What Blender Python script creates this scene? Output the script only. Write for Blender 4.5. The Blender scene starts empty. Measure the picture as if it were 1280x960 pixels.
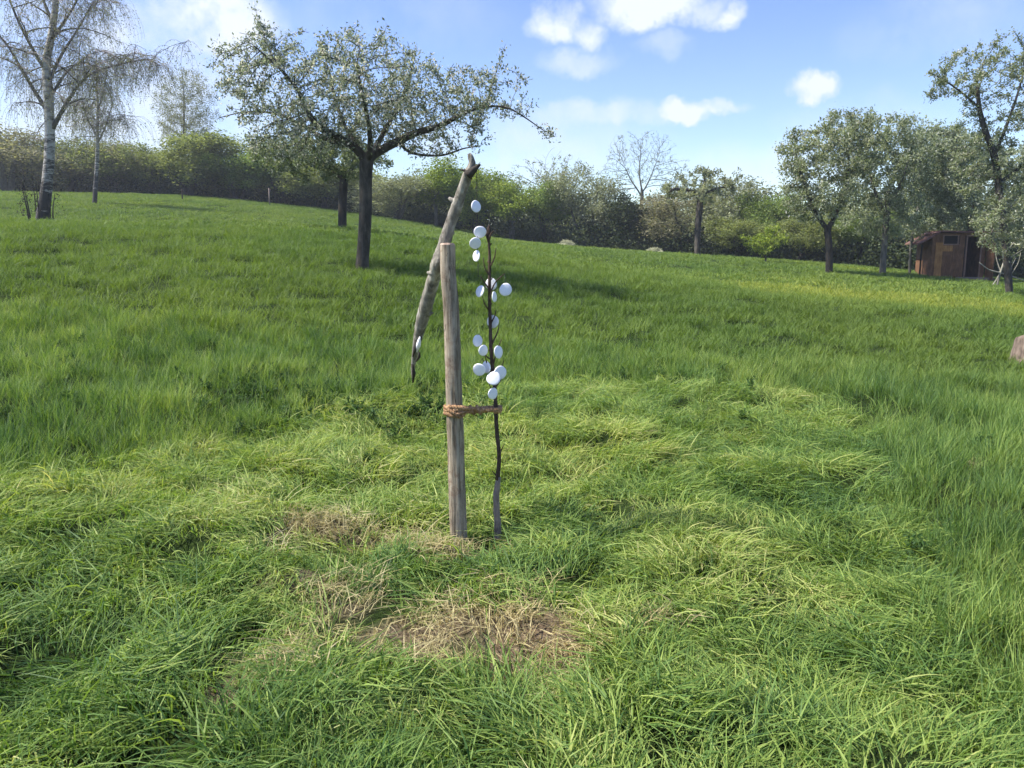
import bpy, math, random
import numpy as np
R = math.radians
rng = np.random.default_rng(7)
random.seed(7)
SC = bpy.context.scene
COL = SC.collection

# ------------------------------------------------------------------ camera, sky, sun, exposure
F = 985.0
PITCH = R(9.23)
EYE = 1.55
cam_d = bpy.data.cameras.new("camera")
cam_d.sensor_width = 36.0
cam_d.lens = F / 1280 * 36
cam_d.clip_start = 0.05
cam_d.clip_end = 3000
cam = bpy.data.objects.new("camera", cam_d)
COL.objects.link(cam)
cam.location = (0, 0, EYE)
cam.rotation_euler = (R(90) - PITCH, 0, 0)
SC.camera = cam

FW = np.array([0, math.cos(PITCH), -math.sin(PITCH)])
UP = np.array([0, math.sin(PITCH), math.cos(PITCH)])
RT = np.array([1.0, 0, 0])


def ray(px, py):
    return FW * F + RT * (px - 640) + UP * (480 - py)


def P(px, py, depth):
    """world point seen at (px,py) at world distance y = depth"""
    d = ray(px, py)
    return np.array([0, 0, EYE]) + d * (depth / d[1])


SUN_EL, SUN_AZ = R(52), R(-97)        # azimuth clockwise from +Y
sun_dir = np.array([math.sin(SUN_AZ) * math.cos(SUN_EL), math.cos(SUN_AZ) * math.cos(SUN_EL), math.sin(SUN_EL)])
sd = bpy.data.lights.new("sun", "SUN")
sd.energy = 4.6
sd.angle = R(2.0)
sd.color = (1.0, 0.95, 0.87)
sun = bpy.data.objects.new("sun", sd)
COL.objects.link(sun)
from mathutils import Vector
sun.rotation_euler = Vector(-sun_dir).to_track_quat('-Z', 'Y').to_euler()
sun.location = (-20, 5, 30)

SC.view_settings.view_transform = 'Standard'
SC.view_settings.look = 'None'
SC.view_settings.gamma = 1
SC.view_settings.exposure = 1.1
SC.view_settings.use_curve_mapping = False
SC.cycles.use_denoising = True
SC.cycles.use_adaptive_sampling = True
SC.cycles.adaptive_threshold = 0.03
SC.cycles.max_bounces = 4
SC.cycles.transparent_max_bounces = 6
SC.cycles.diffuse_bounces = 2
SC.cycles.glossy_bounces = 2
SC.cycles.transmission_bounces = 3

W = bpy.data.worlds.new("World")
SC.world = W
W.use_nodes = True
nt = W.node_tree
nt.nodes.clear()


def N(nt, t, **kw):
    n = nt.nodes.new(t)
    for k, v in kw.items():
        setattr(n, k, v)
    return n


def mth(nt, op, a, b=None, c=None, clamp=False):
    n = nt.nodes.new("ShaderNodeMath")
    n.operation = op
    n.use_clamp = clamp
    for i, v in enumerate((a, b, c)):
        if v is None:
            continue
        if hasattr(v, "links"):
            nt.links.new(v, n.inputs[i])
        else:
            n.inputs[i].default_value = v
    return n.outputs[0]


def vmth(nt, op, a, b=None):
    n = nt.nodes.new("ShaderNodeVectorMath")
    n.operation = op
    for i, v in enumerate((a, b)):
        if v is None:
            continue
        if hasattr(v, "links"):
            nt.links.new(v, n.inputs[i])
        else:
            n.inputs[i].default_value = v
    return n.outputs["Value"] if op in ("LENGTH", "DOT_PRODUCT") else n.outputs[0]


sky = N(nt, "ShaderNodeTexSky", sky_type='NISHITA', sun_disc=False)
sky.sun_elevation = SUN_EL
sky.sun_rotation = SUN_AZ
sky.air_density = 1.0
sky.dust_density = 0.3
sky.ozone_density = 1.6
tc = N(nt, "ShaderNodeTexCoord")
dirv = tc.outputs["Generated"]
nz = N(nt, "ShaderNodeTexNoise")
nz.inputs["Scale"].default_value = 13
nz.inputs["Detail"].default_value = 6
nz.inputs["Roughness"].default_value = 0.58
nt.links.new(dirv, nz.inputs["Vector"])
nz2 = N(nt, "ShaderNodeTexNoise")
nz2.inputs["Scale"].default_value = 22
nz2.inputs["Detail"].default_value = 5
nz2.inputs["Roughness"].default_value = 0.6
nt.links.new(dirv, nz2.inputs["Vector"])
warp = vmth(nt, 'SUBTRACT', nz2.outputs["Color"], (0.5, 0.5, 0.5))
wsc = vmth(nt, 'MULTIPLY', warp, (0.05, 0.05, 0.05))
wd = vmth(nt, 'ADD', dirv, wsc)
# clouds of the place, by direction: px, py, half width px, half height px, strength
CLOUDS = [(697, 26, 24, 18, 1.15), (733, 40, 20, 13, 0.8), (820, 8, 56, 17, 1.15), (790, 4, 38, 20, 1.1), (908, 18, 18, 9, 0.75),
          (760, 145, 80, 14, 0.42), (858, 138, 22, 11, 1.0), (898, 131, 26, 7, 0.8), (1014, 108, 20, 13, 1.15),
          (268, 24, 52, 34, 1.1), (200, 100, 90, 90, 0.5), (140, 160, 150, 80, 0.45), (30, 60, 120, 120, 0.3), (1180, 30, 70, 30, 0.2),
          (650, 185, 130, 35, 0.32), (960, 215, 90, 30, 0.3), (835, 55, 26, 12, 0.3), (1100, 150, 90, 24, 0.2), (720, 75, 40, 12, 0.35),
          (480, 20, 120, 30, 0.12)]
acc = None
for (cx, cy, hw, hh, st) in CLOUDS:
    c = ray(cx, cy)
    c = c / np.linalg.norm(c)
    df = vmth(nt, 'SUBTRACT', wd, tuple(c))
    sx = F / hw * 0.86
    sz = F / hh * 0.9
    ds = vmth(nt, 'MULTIPLY', df, (sx, 1.0, sz))
    ln = vmth(nt, 'LENGTH', ds)
    mr = N(nt, "ShaderNodeMapRange", interpolation_type='SMOOTHSTEP')
    mr.inputs["From Min"].default_value = 1.5
    mr.inputs["From Max"].default_value = 0.25
    mr.inputs["To Min"].default_value = 0
    mr.inputs["To Max"].default_value = st
    nt.links.new(ln, mr.inputs["Value"])
    acc = mr.outputs[0] if acc is None else mth(nt, 'MAXIMUM', acc, mr.outputs[0])
nzb = mth(nt, 'SUBTRACT', nz.outputs["Fac"], 0.5)
dens = mth(nt, 'MULTIPLY', acc, mth(nt, 'MULTIPLY_ADD', nzb, 5.0, 1.1))
dens = mth(nt, 'MULTIPLY', dens, 1.0, clamp=True)
# a little pale veil low over the horizon (haze of the air)
sep = N(nt, "ShaderNodeSeparateXYZ")
nt.links.new(dirv, sep.inputs[0])
veil = N(nt, "ShaderNodeMapRange", interpolation_type='SMOOTHSTEP')
veil.inputs["From Min"].default_value = 0.42
veil.inputs["From Max"].default_value = 0.0
veil.inputs["To Max"].default_value = 0.05
nt.links.new(sep.outputs["Z"], veil.inputs["Value"])
dens2 = mth(nt, 'MAXIMUM', dens, veil.outputs[0])
# clouds behind the camera and overhead: plain noise
bg_sky = N(nt, "ShaderNodeBackground")
bg_sky.inputs["Strength"].default_value = 0.108
hs = N(nt, "ShaderNodeHueSaturation")
hs.inputs["Saturation"].default_value = 1.2
hs.inputs["Hue"].default_value = 0.519
nt.links.new(sky.outputs[0], hs.inputs["Color"])
nt.links.new(hs.outputs[0], bg_sky.inputs["Color"])
bg_cl = N(nt, "ShaderNodeBackground")
bg_cl.inputs["Color"].default_value = (0.83, 0.90, 1.0, 1)
bg_cl.inputs["Strength"].default_value = 0.54
mx = N(nt, "ShaderNodeMixShader")
nt.links.new(dens2, mx.inputs[0])
nt.links.new(bg_sky.outputs[0], mx.inputs[1])
nt.links.new(bg_cl.outputs[0], mx.inputs[2])
wo = N(nt, "ShaderNodeOutputWorld")
nt.links.new(mx.outputs[0], wo.inputs[0])

# ------------------------------------------------------------------ terrain height
_ctrl = np.array([
    (0, 0, 0), (-4, 0, .2), (4, 0, -.15), (0, 4.2, .02), (-4, 4, .3), (4, 4, -.12), (0, -8, -.4), (-9, 8, 1.0), (9, 9, -.1),
    (0.5, 9, .35), (-16.7, 28, 2.55), (-2.85, 15, 1.37), (-5.2, 24, 2.35), (-24, 60, 5.9), (-7.8, 55, 3.9), (0, 55, 2.5),
    (8, 50, 1.75), (15, 42, 1.2), (24.7, 38, .25), (-39, 60, 6.15), (2, 25, 1.25), (12, 20, .3), (14, 30, .62),
    (0, 110, 4), (-60, 100, 9), (50, 80, 0.5), (-30, 20, 3.0), (-25, -10, 1.6), (30, 0, -1.2), (0, -40, -1.2), (40, 30, -.6)])


def _tps_fit(c, lam=0.02):
    X = c[:, :2]
    n = len(X)
    d = np.linalg.norm(X[:, None] - X[None], axis=2) + 1e-9
    K = d * d * np.log(d) + lam * np.eye(n) * 50
    Pm = np.c_[np.ones(n), X]
    A = np.block([[K, Pm], [Pm.T, np.zeros((3, 3))]])
    return np.linalg.solve(A, np.r_[c[:, 2], np.zeros(3)])


_w = _tps_fit(_ctrl)


def H0(x, y):
    x = np.asarray(x, float)
    y = np.asarray(y, float)
    r = np.hypot(x, y)
    k = np.where(r > 130, 130 / np.maximum(r, 1e-6), 1.0)
    xx, yy = (x * k).ravel(), (y * k).ravel()
    n = len(_ctrl)
    out = _w[n] + _w[n + 1] * xx + _w[n + 2] * yy
    for i in range(n):
        d = np.hypot(xx - _ctrl[i, 0], yy - _ctrl[i, 1]) + 1e-9
        out = out + _w[i] * d * d * np.log(d)
    return out.reshape(x.shape)


def vnoise(x, y, s, seed=0):
    """smooth value noise 0..1"""
    x = np.asarray(x, float) / s + seed * 17.31
    y = np.asarray(y, float) / s + seed * 7.77
    xi, yi = np.floor(x), np.floor(y)
    fx, fy = x - xi, y - yi
    fx = fx * fx * (3 - 2 * fx)
    fy = fy * fy * (3 - 2 * fy)

    def h(a, b):
        v = np.sin(a * 127.1 + b * 311.7 + seed * 74.7) * 43758.5453
        return v - np.floor(v)
    return (h(xi, yi) * (1 - fx) + h(xi + 1, yi) * fx) * (1 - fy) + (h(xi, yi + 1) * (1 - fx) + h(xi + 1, yi + 1) * fx) * fy


def Hg(x, y):
    x = np.asarray(x, float)
    y = np.asarray(y, float)
    near = np.clip(1 - (np.hypot(x, y) - 15) / 30, 0.15, 1)
    b = (vnoise(x, y, 0.9, 3) - .5) * .12 + (vnoise(x, y, .32, 4) - .5) * .13 + (vnoise(x, y, 4.0, 5) - .5) * .18
    return H0(x, y) + b * near


def gz(x, y):
    return float(Hg(np.array([x]), np.array([y]))[0])


def ground_hit(px, py):
    d = ray(px, py)
    o = np.array([0, 0, EYE])
    ts = np.linspace(1.2, 90, 3000) / d[1]
    pts = o + ts[:, None] * d
    h = H0(pts[:, 0], pts[:, 1])
    i = np.argmax(pts[:, 2] < h)
    return pts[i][:2] if pts[i][2] < h[i] else pts[-1][:2]


# ------------------------------------------------------------------ material helpers
def new_mat(name):
    m = bpy.data.materials.new(name)
    m.use_nodes = True
    m.node_tree.nodes.clear()
    return m, m.node_tree


def ramp(nt, fac, stops, interp='LINEAR'):
    n = nt.nodes.new("ShaderNodeValToRGB")
    cr = n.color_ramp
    cr.interpolation = interp
    while len(cr.elements) < len(stops):
        cr.elements.new(0.5)
    for e, (p, c) in zip(cr.elements, stops):
        e.position = p
        e.color = (*c, 1)
    nt.links.new(fac, n.inputs[0])
    return n.outputs[0]


def noise(nt, vec, scale, detail=4, rough=.55, dist=0):
    n = nt.nodes.new("ShaderNodeTexNoise")
    n.inputs["Scale"].default_value = scale
    n.inputs["Detail"].default_value = detail
    n.inputs["Roughness"].default_value = rough
    n.inputs["Distortion"].default_value = dist
    if vec is not None:
        nt.links.new(vec, n.inputs["Vector"])
    return n.outputs["Fac"]


def mixc(nt, fac, a, b, blend='MIX'):
    n = nt.nodes.new("ShaderNodeMix")
    n.data_type = 'RGBA'
    n.blend_type = blend
    for i, v in ((0, fac), (6, a), (7, b)):
        if hasattr(v, "links"):
            nt.links.new(v, n.inputs[i])
        elif i == 0:
            n.inputs[i].default_value = v
        else:
            n.inputs[i].default_value = (*v, 1)
    return n.outputs[2]


def leaf_mat(name, stops, trans=.35, rough=.6, spec=.2, patch=None, transmul=(1.1, 1.15, .6)):
    m, t = new_mat(name)
    geo = N(t, "ShaderNodeNewGeometry")
    col = ramp(t, geo.outputs["Random Per Island"], stops)
    if patch:
        sc, amt = patch
        nf = noise(t, geo.outputs["Position"], sc, 2)
        k = N(t, "ShaderNodeMapRange")
        k.inputs["From Min"].default_value = .3
        k.inputs["From Max"].default_value = .7
        k.inputs["To Min"].default_value = 1 - amt
        k.inputs["To Max"].default_value = 1 + amt
        t.links.new(nf, k.inputs["Value"])
        comb = N(t, "ShaderNodeCombineXYZ")
        for i in range(3):
            t.links.new(k.outputs[0], comb.inputs[i])
        col = mixc(t, 1.0, col, comb.outputs[0], 'MULTIPLY')
    pb = N(t, "ShaderNodeBsdfPrincipled")
    pb.inputs["Roughness"].default_value = rough
    pb.inputs["Specular IOR Level"].default_value = spec
    t.links.new(col, pb.inputs["Base Color"])
    tr = N(t, "ShaderNodeBsdfTranslucent")
    tcol = mixc(t, 1.0, col, transmul, 'MULTIPLY')
    t.links.new(tcol, tr.inputs["Color"])
    mxs = N(t, "ShaderNodeMixShader")
    mxs.inputs[0].default_value = trans
    t.links.new(pb.outputs[0], mxs.inputs[1])
    t.links.new(tr.outputs[0], mxs.inputs[2])
    o = N(t, "ShaderNodeOutputMaterial")
    t.links.new(mxs.outputs[0], o.inputs[0])
    return m


def bark_mat(name, c1, c2, c3, scale=8, stretch=(1, 1, .25), bump=.6, rough=.85):
    m, t = new_mat(name)
    tcn = N(t, "ShaderNodeTexCoord")
    mp = N(t, "ShaderNodeMapping")
    mp.inputs["Scale"].default_value = stretch
    t.links.new(tcn.outputs["Object"], mp.inputs[0])
    n1 = noise(t, mp.outputs[0], scale, 6, .65, .4)
    n2 = noise(t, tcn.outputs["Object"], scale * .35, 3)
    c = ramp(t, n1, [(.32, c1), (.52, c2), (.72, c3)])
    k = ramp(t, n2, [(.35, (.75, .75, .75)), (.7, (1.15, 1.15, 1.1))])
    c = mixc(t, 1.0, c, k, 'MULTIPLY')
    pb = N(t, "ShaderNodeBsdfPrincipled")
    pb.inputs["Roughness"].default_value = rough
    pb.inputs["Specular IOR Level"].default_value = .2
    t.links.new(c, pb.inputs["Base Color"])
    bp = N(t, "ShaderNodeBump")
    bp.inputs["Strength"].default_value = bump
    bp.inputs["Distance"].default_value = .01
    t.links.new(n1, bp.inputs["Height"])
    t.links.new(bp.outputs[0], pb.inputs["Normal"])
    o = N(t, "ShaderNodeOutputMaterial")
    t.links.new(pb.outputs[0], o.inputs[0])
    return m


def plain_mat(name, c, rough=.6, var=.15, scale=20, spec=.3):
    m, t = new_mat(name)
    tcn = N(t, "ShaderNodeTexCoord")
    n1 = noise(t, tcn.outputs["Object"], scale, 4)
    a = tuple(max(0, v * (1 - var)) for v in c)
    b = tuple(min(1, v * (1 + var)) for v in c)
    cc = ramp(t, n1, [(.3, a), (.7, b)])
    pb = N(t, "ShaderNodeBsdfPrincipled")
    pb.inputs["Roughness"].default_value = rough
    pb.inputs["Specular IOR Level"].default_value = spec
    t.links.new(cc, pb.inputs["Base Color"])
    o = N(t, "ShaderNodeOutputMaterial")
    t.links.new(pb.outputs[0], o.inputs[0])
    return m


# ------------------------------------------------------------------ mesh helpers
def mesh_np(name, V, Fq, smooth=False, mats=()):
    """V (n,3); Fq list of index arrays (m,k)"""
    me = bpy.data.meshes.new(name)
    V = np.asarray(V, np.float32)
    if not isinstance(Fq, list):
        Fq = [Fq]
    Fq = [np.asarray(f, np.int32) for f in Fq if len(f)]
    idx = np.concatenate([f.ravel() for f in Fq])
    tot = np.concatenate([np.full(len(f), f.shape[1], np.int32) for f in Fq])
    start = np.r_[0, np.cumsum(tot)[:-1]].astype(np.int32)
    me.vertices.add(len(V))
    me.vertices.foreach_set("co", V.ravel())
    me.loops.add(len(idx))
    me.loops.foreach_set("vertex_index", idx)
    me.polygons.add(len(tot))
    me.polygons.foreach_set("loop_start", start)
    me.polygons.foreach_set("use_smooth", np.full(len(tot), smooth, bool))
    me.update(calc_edges=True)
    for m in mats:
        me.materials.append(m)
    return me


def tag(o, label=None, cat=None, group=None, kind=None):
    if label:
        o["label"] = label
    if cat:
        o["category"] = cat
    if group:
        o["group"] = group
    if kind:
        o["kind"] = kind
    return o


def link(name, me, parent=None, loc=None):
    o = bpy.data.objects.new(name, me)
    COL.objects.link(o)
    if parent is not None:
        o.parent = parent
    if loc is not None:
        o.location = loc
    return o


def empty(name, loc, label, cat, group=None, rz=0):
    o = bpy.data.objects.new(name, None)
    o.empty_display_size = .2
    COL.objects.link(o)
    o.location = tuple(float(v) for v in loc)
    o.rotation_euler = (0, 0, rz)
    return tag(o, label, cat, group)


class Geo:
    def __init__(s):
        s.V = []
        s.Q = []
        s.T = []
        s.n = 0

    def add(s, V, Q=None, T=None):
        if Q is not None and len(Q):
            s.Q.append(np.asarray(Q) + s.n)
        if T is not None and len(T):
            s.T.append(np.asarray(T) + s.n)
        s.V.append(np.asarray(V, float))
        s.n += len(V)

    def tube(s, pts, rad, sides=6, cap=True, rough=0.0, seed=0):
        pts = np.asarray(pts, float)
        n = len(pts)
        rad = np.broadcast_to(np.asarray(rad, float), (n,))
        tan = np.gradient(pts, axis=0)
        tan /= np.linalg.norm(tan, axis=1)[:, None] + 1e-9
        m = np.abs(tan.mean(0))
        ref = np.eye(3)[int(np.argmin(m))]
        a = np.cross(tan, ref)
        a /= np.linalg.norm(a, axis=1)[:, None] + 1e-9
        b = np.cross(tan, a)
        ang = np.linspace(0, 2 * math.pi, sides, endpoint=False)
        rr = rad[:, None] * np.ones((n, sides))
        if rough:
            g = np.random.default_rng(seed)
            rr = rr * (1 + rough * (g.random((n, sides)) - .5))
        V = pts[:, None] + rr[..., None] * (a[:, None] * np.cos(ang)[None, :, None] + b[:, None] * np.sin(ang)[None, :, None])
        V = V.reshape(-1, 3)
        i = np.arange(n - 1)[:, None] * sides
        j = np.arange(sides)[None]
        j2 = (j + 1) % sides
        Q = np.stack([i + j, i + sides + j, i + sides + j2, i + j2], -1).reshape(-1, 4)
        T = None
        if cap:
            V = np.vstack([V, pts[0], pts[-1]])
            k0, k1 = n * sides, n * sides + 1
            jj = np.arange(sides)
            T = np.vstack([np.c_[np.full(sides, k0), jj, (jj + 1) % sides],
                           np.c_[np.full(sides, k1), (n - 1) * sides + (jj + 1) % sides, (n - 1) * sides + jj]])
        s.add(V, Q, T)

    def box(s, c, size, rot=None):
        h = np.array(size) / 2
        V = np.array([[x, y, z] for x in (-1, 1) for y in (-1, 1) for z in (-1, 1)]) * h
        if rot is not None:
            V = V @ np.array(rot).T
        s.add(V + np.array(c), [[0, 1, 3, 2], [4, 6, 7, 5], [0, 4, 5, 1], [2, 3, 7, 6], [0, 2, 6, 4], [1, 5, 7, 3]])

    def leaves(s, C, size, g, up=0.3, aspect=.5, dirs=None):
        n = len(C)
        d = g.normal(size=(n, 3)) if dirs is None else dirs + g.normal(size=(n, 3)) * .5
        d[:, 2] += up
        d /= np.linalg.norm(d, axis=1)[:, None]
        q = g.normal(size=(n, 3))
        w = np.cross(d, q)
        w /= np.linalg.norm(w, axis=1)[:, None] + 1e-9
        nn = np.cross(d, w)
        L = (size * g.uniform(.6, 1.35, n))[:, None]
        fold = nn * L * .12
        V = np.stack([C, C + d * L * .5 + w * L * aspect / 2 + fold, C + d * L, C + d * L * .5 - w * L * aspect / 2 + fold], 1).reshape(-1, 3)
        s.add(V, np.arange(4 * n).reshape(-1, 4))

    def mesh(s, name, mats, smooth=False):
        V = np.vstack(s.V)
        fs = []
        if s.Q:
            fs.append(np.vstack(s.Q))
        if s.T:
            fs.append(np.vstack(s.T))
        return mesh_np(name, V, fs, smooth, mats)


def smooth_path(pts, k=4):
    """Catmull-Rom through pts (n,m)"""
    p = np.asarray(pts, float)
    p = np.vstack([2 * p[0] - p[1], p, 2 * p[-1] - p[-2]])
    out = []
    for i in range(1, len(p) - 2):
        for t in np.linspace(0, 1, k, endpoint=False):
            out.append(.5 * (2 * p[i] + (p[i + 1] - p[i - 1]) * t + (2 * p[i - 1] - 5 * p[i] + 4 * p[i + 1] - p[i + 2]) * t * t
                             + (3 * p[i] - p[i - 1] - 3 * p[i + 1] + p[i + 2]) * t ** 3))
    out.append(p[-2])
    return np.array(out)


# ------------------------------------------------------------------ tree growth (space colonisation)
def grow(paths, att, step, infl, kill, iters, g, trop=(0, 0, .15), jit=.25, maxn=9000):
    """paths: list of arrays (n,4) x,y,z,r ; the first starts at the root, the others start on the nearest node already there."""
    pos, par, rad = [], [], []
    for pi, pth in enumerate(paths):
        pth = np.asarray(pth, float)
        if pi == 0:
            prev = -1
            st = 0
        else:
            d = np.linalg.norm(np.array(pos) - pth[0, :3], axis=1)
            prev = int(np.argmin(d))
            st = 1
        for k in range(st, len(pth)):
            pos.append(pth[k, :3])
            par.append(prev)
            rad.append(pth[k, 3])
            prev = len(pos) - 1
    n = len(pos)
    Pn = np.zeros((maxn, 3))
    Pn[:n] = np.array(pos)
    par = par + [0] * (maxn - n)
    rad = rad + [0] * (maxn - n)
    nch = np.zeros(maxn, int)
    for i in range(n):
        if par[i] >= 0:
            nch[par[i]] += 1
    att = np.asarray(att)
    D = np.linalg.norm(att[:, None] - Pn[None, :n], axis=2)
    nd, ni = D.min(1), D.argmin(1)
    trop = np.array(trop)
    n_init = n
    for it in range(iters):
        act = (nd < infl)
        if not act.any() or n > maxn - 400:
            break
        src = ni[act]
        v = att[act] - Pn[src]
        v /= np.linalg.norm(v, axis=1)[:, None] + 1e-9
        u, inv = np.unique(src, return_inverse=True)
        s = np.zeros((len(u), 3))
        np.add.at(s, inv, v)
        s /= np.linalg.norm(s, axis=1)[:, None] + 1e-9
        s += trop + g.normal(size=s.shape) * jit
        s /= np.linalg.norm(s, axis=1)[:, None] + 1e-9
        ok = nch[u] < 4
        u, s = u[ok], s[ok]
        if not len(u):
            break
        m = min(len(u), maxn - n)
        new = Pn[u[:m]] + s[:m] * step
        Pn[n:n + m] = new
        for k in range(m):
            par[n + k] = int(u[k])
        nch[u[:m]] += 1
        D = np.linalg.norm(att[:, None] - new[None], axis=2)
        md, mi = D.min(1), D.argmin(1)
        b = md < nd
        nd[b] = md[b]
        ni[b] = mi[b] + n
        n += m
        keep = nd > kill
        att, nd, ni = att[keep], nd[keep], ni[keep]
        if not len(att):
            break
    return Pn[:n].copy(), np.array(par[:n]), np.array(rad[:n]), n_init


def radii(par, rad, tip, ex=2.4):
    n = len(par)
    acc = np.zeros(n)
    r = np.zeros(n)
    for i in range(n - 1, -1, -1):
        r[i] = max(acc[i] ** (1 / ex) if acc[i] > 0 else tip, tip)
        r[i] = max(r[i] if rad[i] == 0 else min(r[i], rad[i] * 1.15), rad[i])
        if par[i] >= 0:
            acc[par[i]] += r[i] ** ex
    return r


def tree_tubes(geo, Pn, par, r, sides_thick=8):
    n = len(par)
    ch = [[] for _ in range(n)]
    for i in range(n):
        if par[i] >= 0:
            ch[par[i]].append(i)
    starts = [(None, 0)]
    while starts:
        p, i = starts.pop()
        chain = [] if p is None else [p]
        while True:
            chain.append(i)
            if not ch[i]:
                break
            c = sorted(ch[i], key=lambda k: -r[k])
            for o in c[1:]:
                starts.append((i, o))
            i = c[0]
        idx = np.array(chain)
        rr = r[idx].copy()
        if p is not None:
            rr[0] = rr[1]
        pts = Pn[idx]
        if len(pts) >= 4:
            q = pts.copy()
            q[1:-1] = .5 * pts[1:-1] + .25 * (pts[:-2] + pts[2:])
            pts = q
        mxr = rr.max()
        if len(pts) >= 2:
            geo.tube(pts, rr, sides=sides_thick if mxr > .05 else (5 if mxr > .02 else 3), cap=False)


def ell_points(g, els, n):
    """els: list of (centre(3), radii(3), weight)"""
    w = np.array([e[2] for e in els], float)
    w /= w.sum()
    out = []
    for e, k in zip(els, (w * n).astype(int)):
        d = g.normal(size=(k, 3))
        d /= np.linalg.norm(d, axis=1)[:, None]
        rr = g.random(k) ** (1 / 2.4)
        out.append(np.array(e[0]) + d * rr[:, None] * np.array(e[1]))
    return np.vstack(out)


def px_ell(px, py, depth, rx, ry, rd, w=1.0):
    s = depth / F
    return (P(px, py, depth), (rx * s, rd, ry * s), w)


def px_path(pts, depth):
    """pts (px,py,dy,r) -> xyz r"""
    return smooth_path([[*P(a, b, depth + dy), r] for a, b, dy, r in pts], 4)


# leaf and bark materials
M = {}
M['apple_leaf'] = leaf_mat('apple leaf', [(0, (.10, .125, .08)), (.4, (.19, .22, .15)), (.68, (.31, .34, .25)), (.8, (.48, .48, .42)), (.9, (.62, .58, .55)), (1, (.72, .66, .65))], .48, transmul=(1.15, 1.2, .85))
M['apple_leaf2'] = leaf_mat('darker apple leaf', [(0, (.09, .12, .05)), (.5, (.165, .205, .095)), (.85, (.28, .31, .18)), (1, (.50, .50, .42))], .4)  # darker, greener leaf for the smaller apple tree behind
M['pale_leaf'] = leaf_mat('pale orchard leaf', [(0, (.12, .15, .075)), (.5, (0.270, 0.312, 0.180)), (.82, (.34, .37, .25)), (1, (.52, .53, .45))], .4, patch=(.6, .25))
M['pale_leaf2'] = leaf_mat('orchard leaf', [(0, (.12, .145, .07)), (.5, (0.258, 0.294, 0.156)), (.82, (.33, .35, .23)), (1, (.54, .52, .45))], .4, patch=(.8, .25))
M['birch_leaf'] = leaf_mat('birch catkin and leaf', [(0, (.16, .16, .10)), (.5, (.26, .27, .15)), (1, (.38, .38, .25))], .35)
M['yellow'] = leaf_mat('young yellow green leaf', [(0, (.12, .17, .02)), (.5, (.22, .29, .035)), (1, (.35, .41, .08))], .4, patch=(.5, .3))
M['green'] = leaf_mat('mid green leaf', [(0, (.09, .14, .03)), (.5, (0.204, 0.288, 0.072)), (1, (.28, .33, .11))], .42, patch=(.5, .3))
M['olive'] = leaf_mat('olive leaf', [(0, (.11, .14, .045)), (.5, (0.240, 0.276, 0.090)), (1, (.30, .32, .13))], .42, patch=(.4, .25))
M['brown'] = leaf_mat('brown bud', [(0, (.13, .125, .075)), (.5, (0.282, 0.264, 0.156)), (1, (.34, .32, .20))], .35, patch=(.4, .25))
M['grey'] = leaf_mat('grey green leaf', [(0, (.13, .145, .08)), (.5, (0.276, 0.294, 0.174)), (1, (.35, .36, .24))], .4, patch=(.4, .25))
M['dark'] = leaf_mat('dark leaf and hedge shade', [(0, (.018, .03, .012)), (.6, (.04, .06, .02)), (1, (.08, .10, .035))], .2)  # near-black leaf; on the undergrowth it paints in the shade under the crowns
M['apple_bark'] = bark_mat('apple bark', (.03, .026, .02), (.07, .06, .05), (.14, .125, .10), 12)
M['grey_bark'] = bark_mat('grey bark', (.07, .065, .05), (.13, .12, .10), (.2, .19, .16), 10)
M['dark_bark'] = bark_mat('dark bark', (.025, .02, .016), (.05, .042, .034), (.09, .08, .065), 10)

# ------------------------------------------------------------------ birch bark: pale with black horizontal scars, dark foot
def birch_bark():
    m, t = new_mat('birch bark')
    tcn = N(t, "ShaderNodeTexCoord")
    mp = N(t, "ShaderNodeMapping")
    mp.inputs["Scale"].default_value = (1, 1, 3.5)
    t.links.new(tcn.outputs["Object"], mp.inputs[0])
    n1 = noise(t, mp.outputs[0], 3.0, 5, .7)
    sp = N(t, "ShaderNodeSeparateXYZ")
    t.links.new(tcn.outputs["Object"], sp.inputs[0])
    low = N(t, "ShaderNodeMapRange")
    low.inputs["From Min"].default_value = .5
    low.inputs["From Max"].default_value = 3.0
    low.inputs["To Min"].default_value = .22
    low.inputs["To Max"].default_value = -.02
    t.links.new(sp.outputs["Z"], low.inputs[0])
    f = mth(t, 'SUBTRACT', n1, low.outputs[0])
    c = ramp(t, f, [(.37, (.03, .027, .023)), (.43, (.20, .185, .16)), (.52, (.40, .385, .34)), (.8, (.58, .56, .51))])
    pb = N(t, "ShaderNodeBsdfPrincipled")
    pb.inputs["Roughness"].default_value = .75
    t.links.new(c, pb.inputs["Base Color"])
    o = N(t, "ShaderNodeOutputMaterial")
    t.links.new(pb.outputs[0], o.inputs[0])
    return m


M['birch_bark'] = birch_bark()

# ------------------------------------------------------------------ ground
def poly_mask(x, y):
    """1 inside the trampled patch, 0 in the tall grass (ground coordinates)"""
    wob = (vnoise(x, y, 1.1, 11) - .5) * 1.0 + (vnoise(x, y, .35, 12) - .5) * .5
    yb = np.interp(x, TR_X, TR_Y)
    m = (yb + wob - y) / .35
    xr = np.interp(y, XR_Y, XR_X)
    m2 = (xr + wob * .5 - x) / .3
    return np.clip(np.minimum(m, m2), 0, 1)


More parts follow.
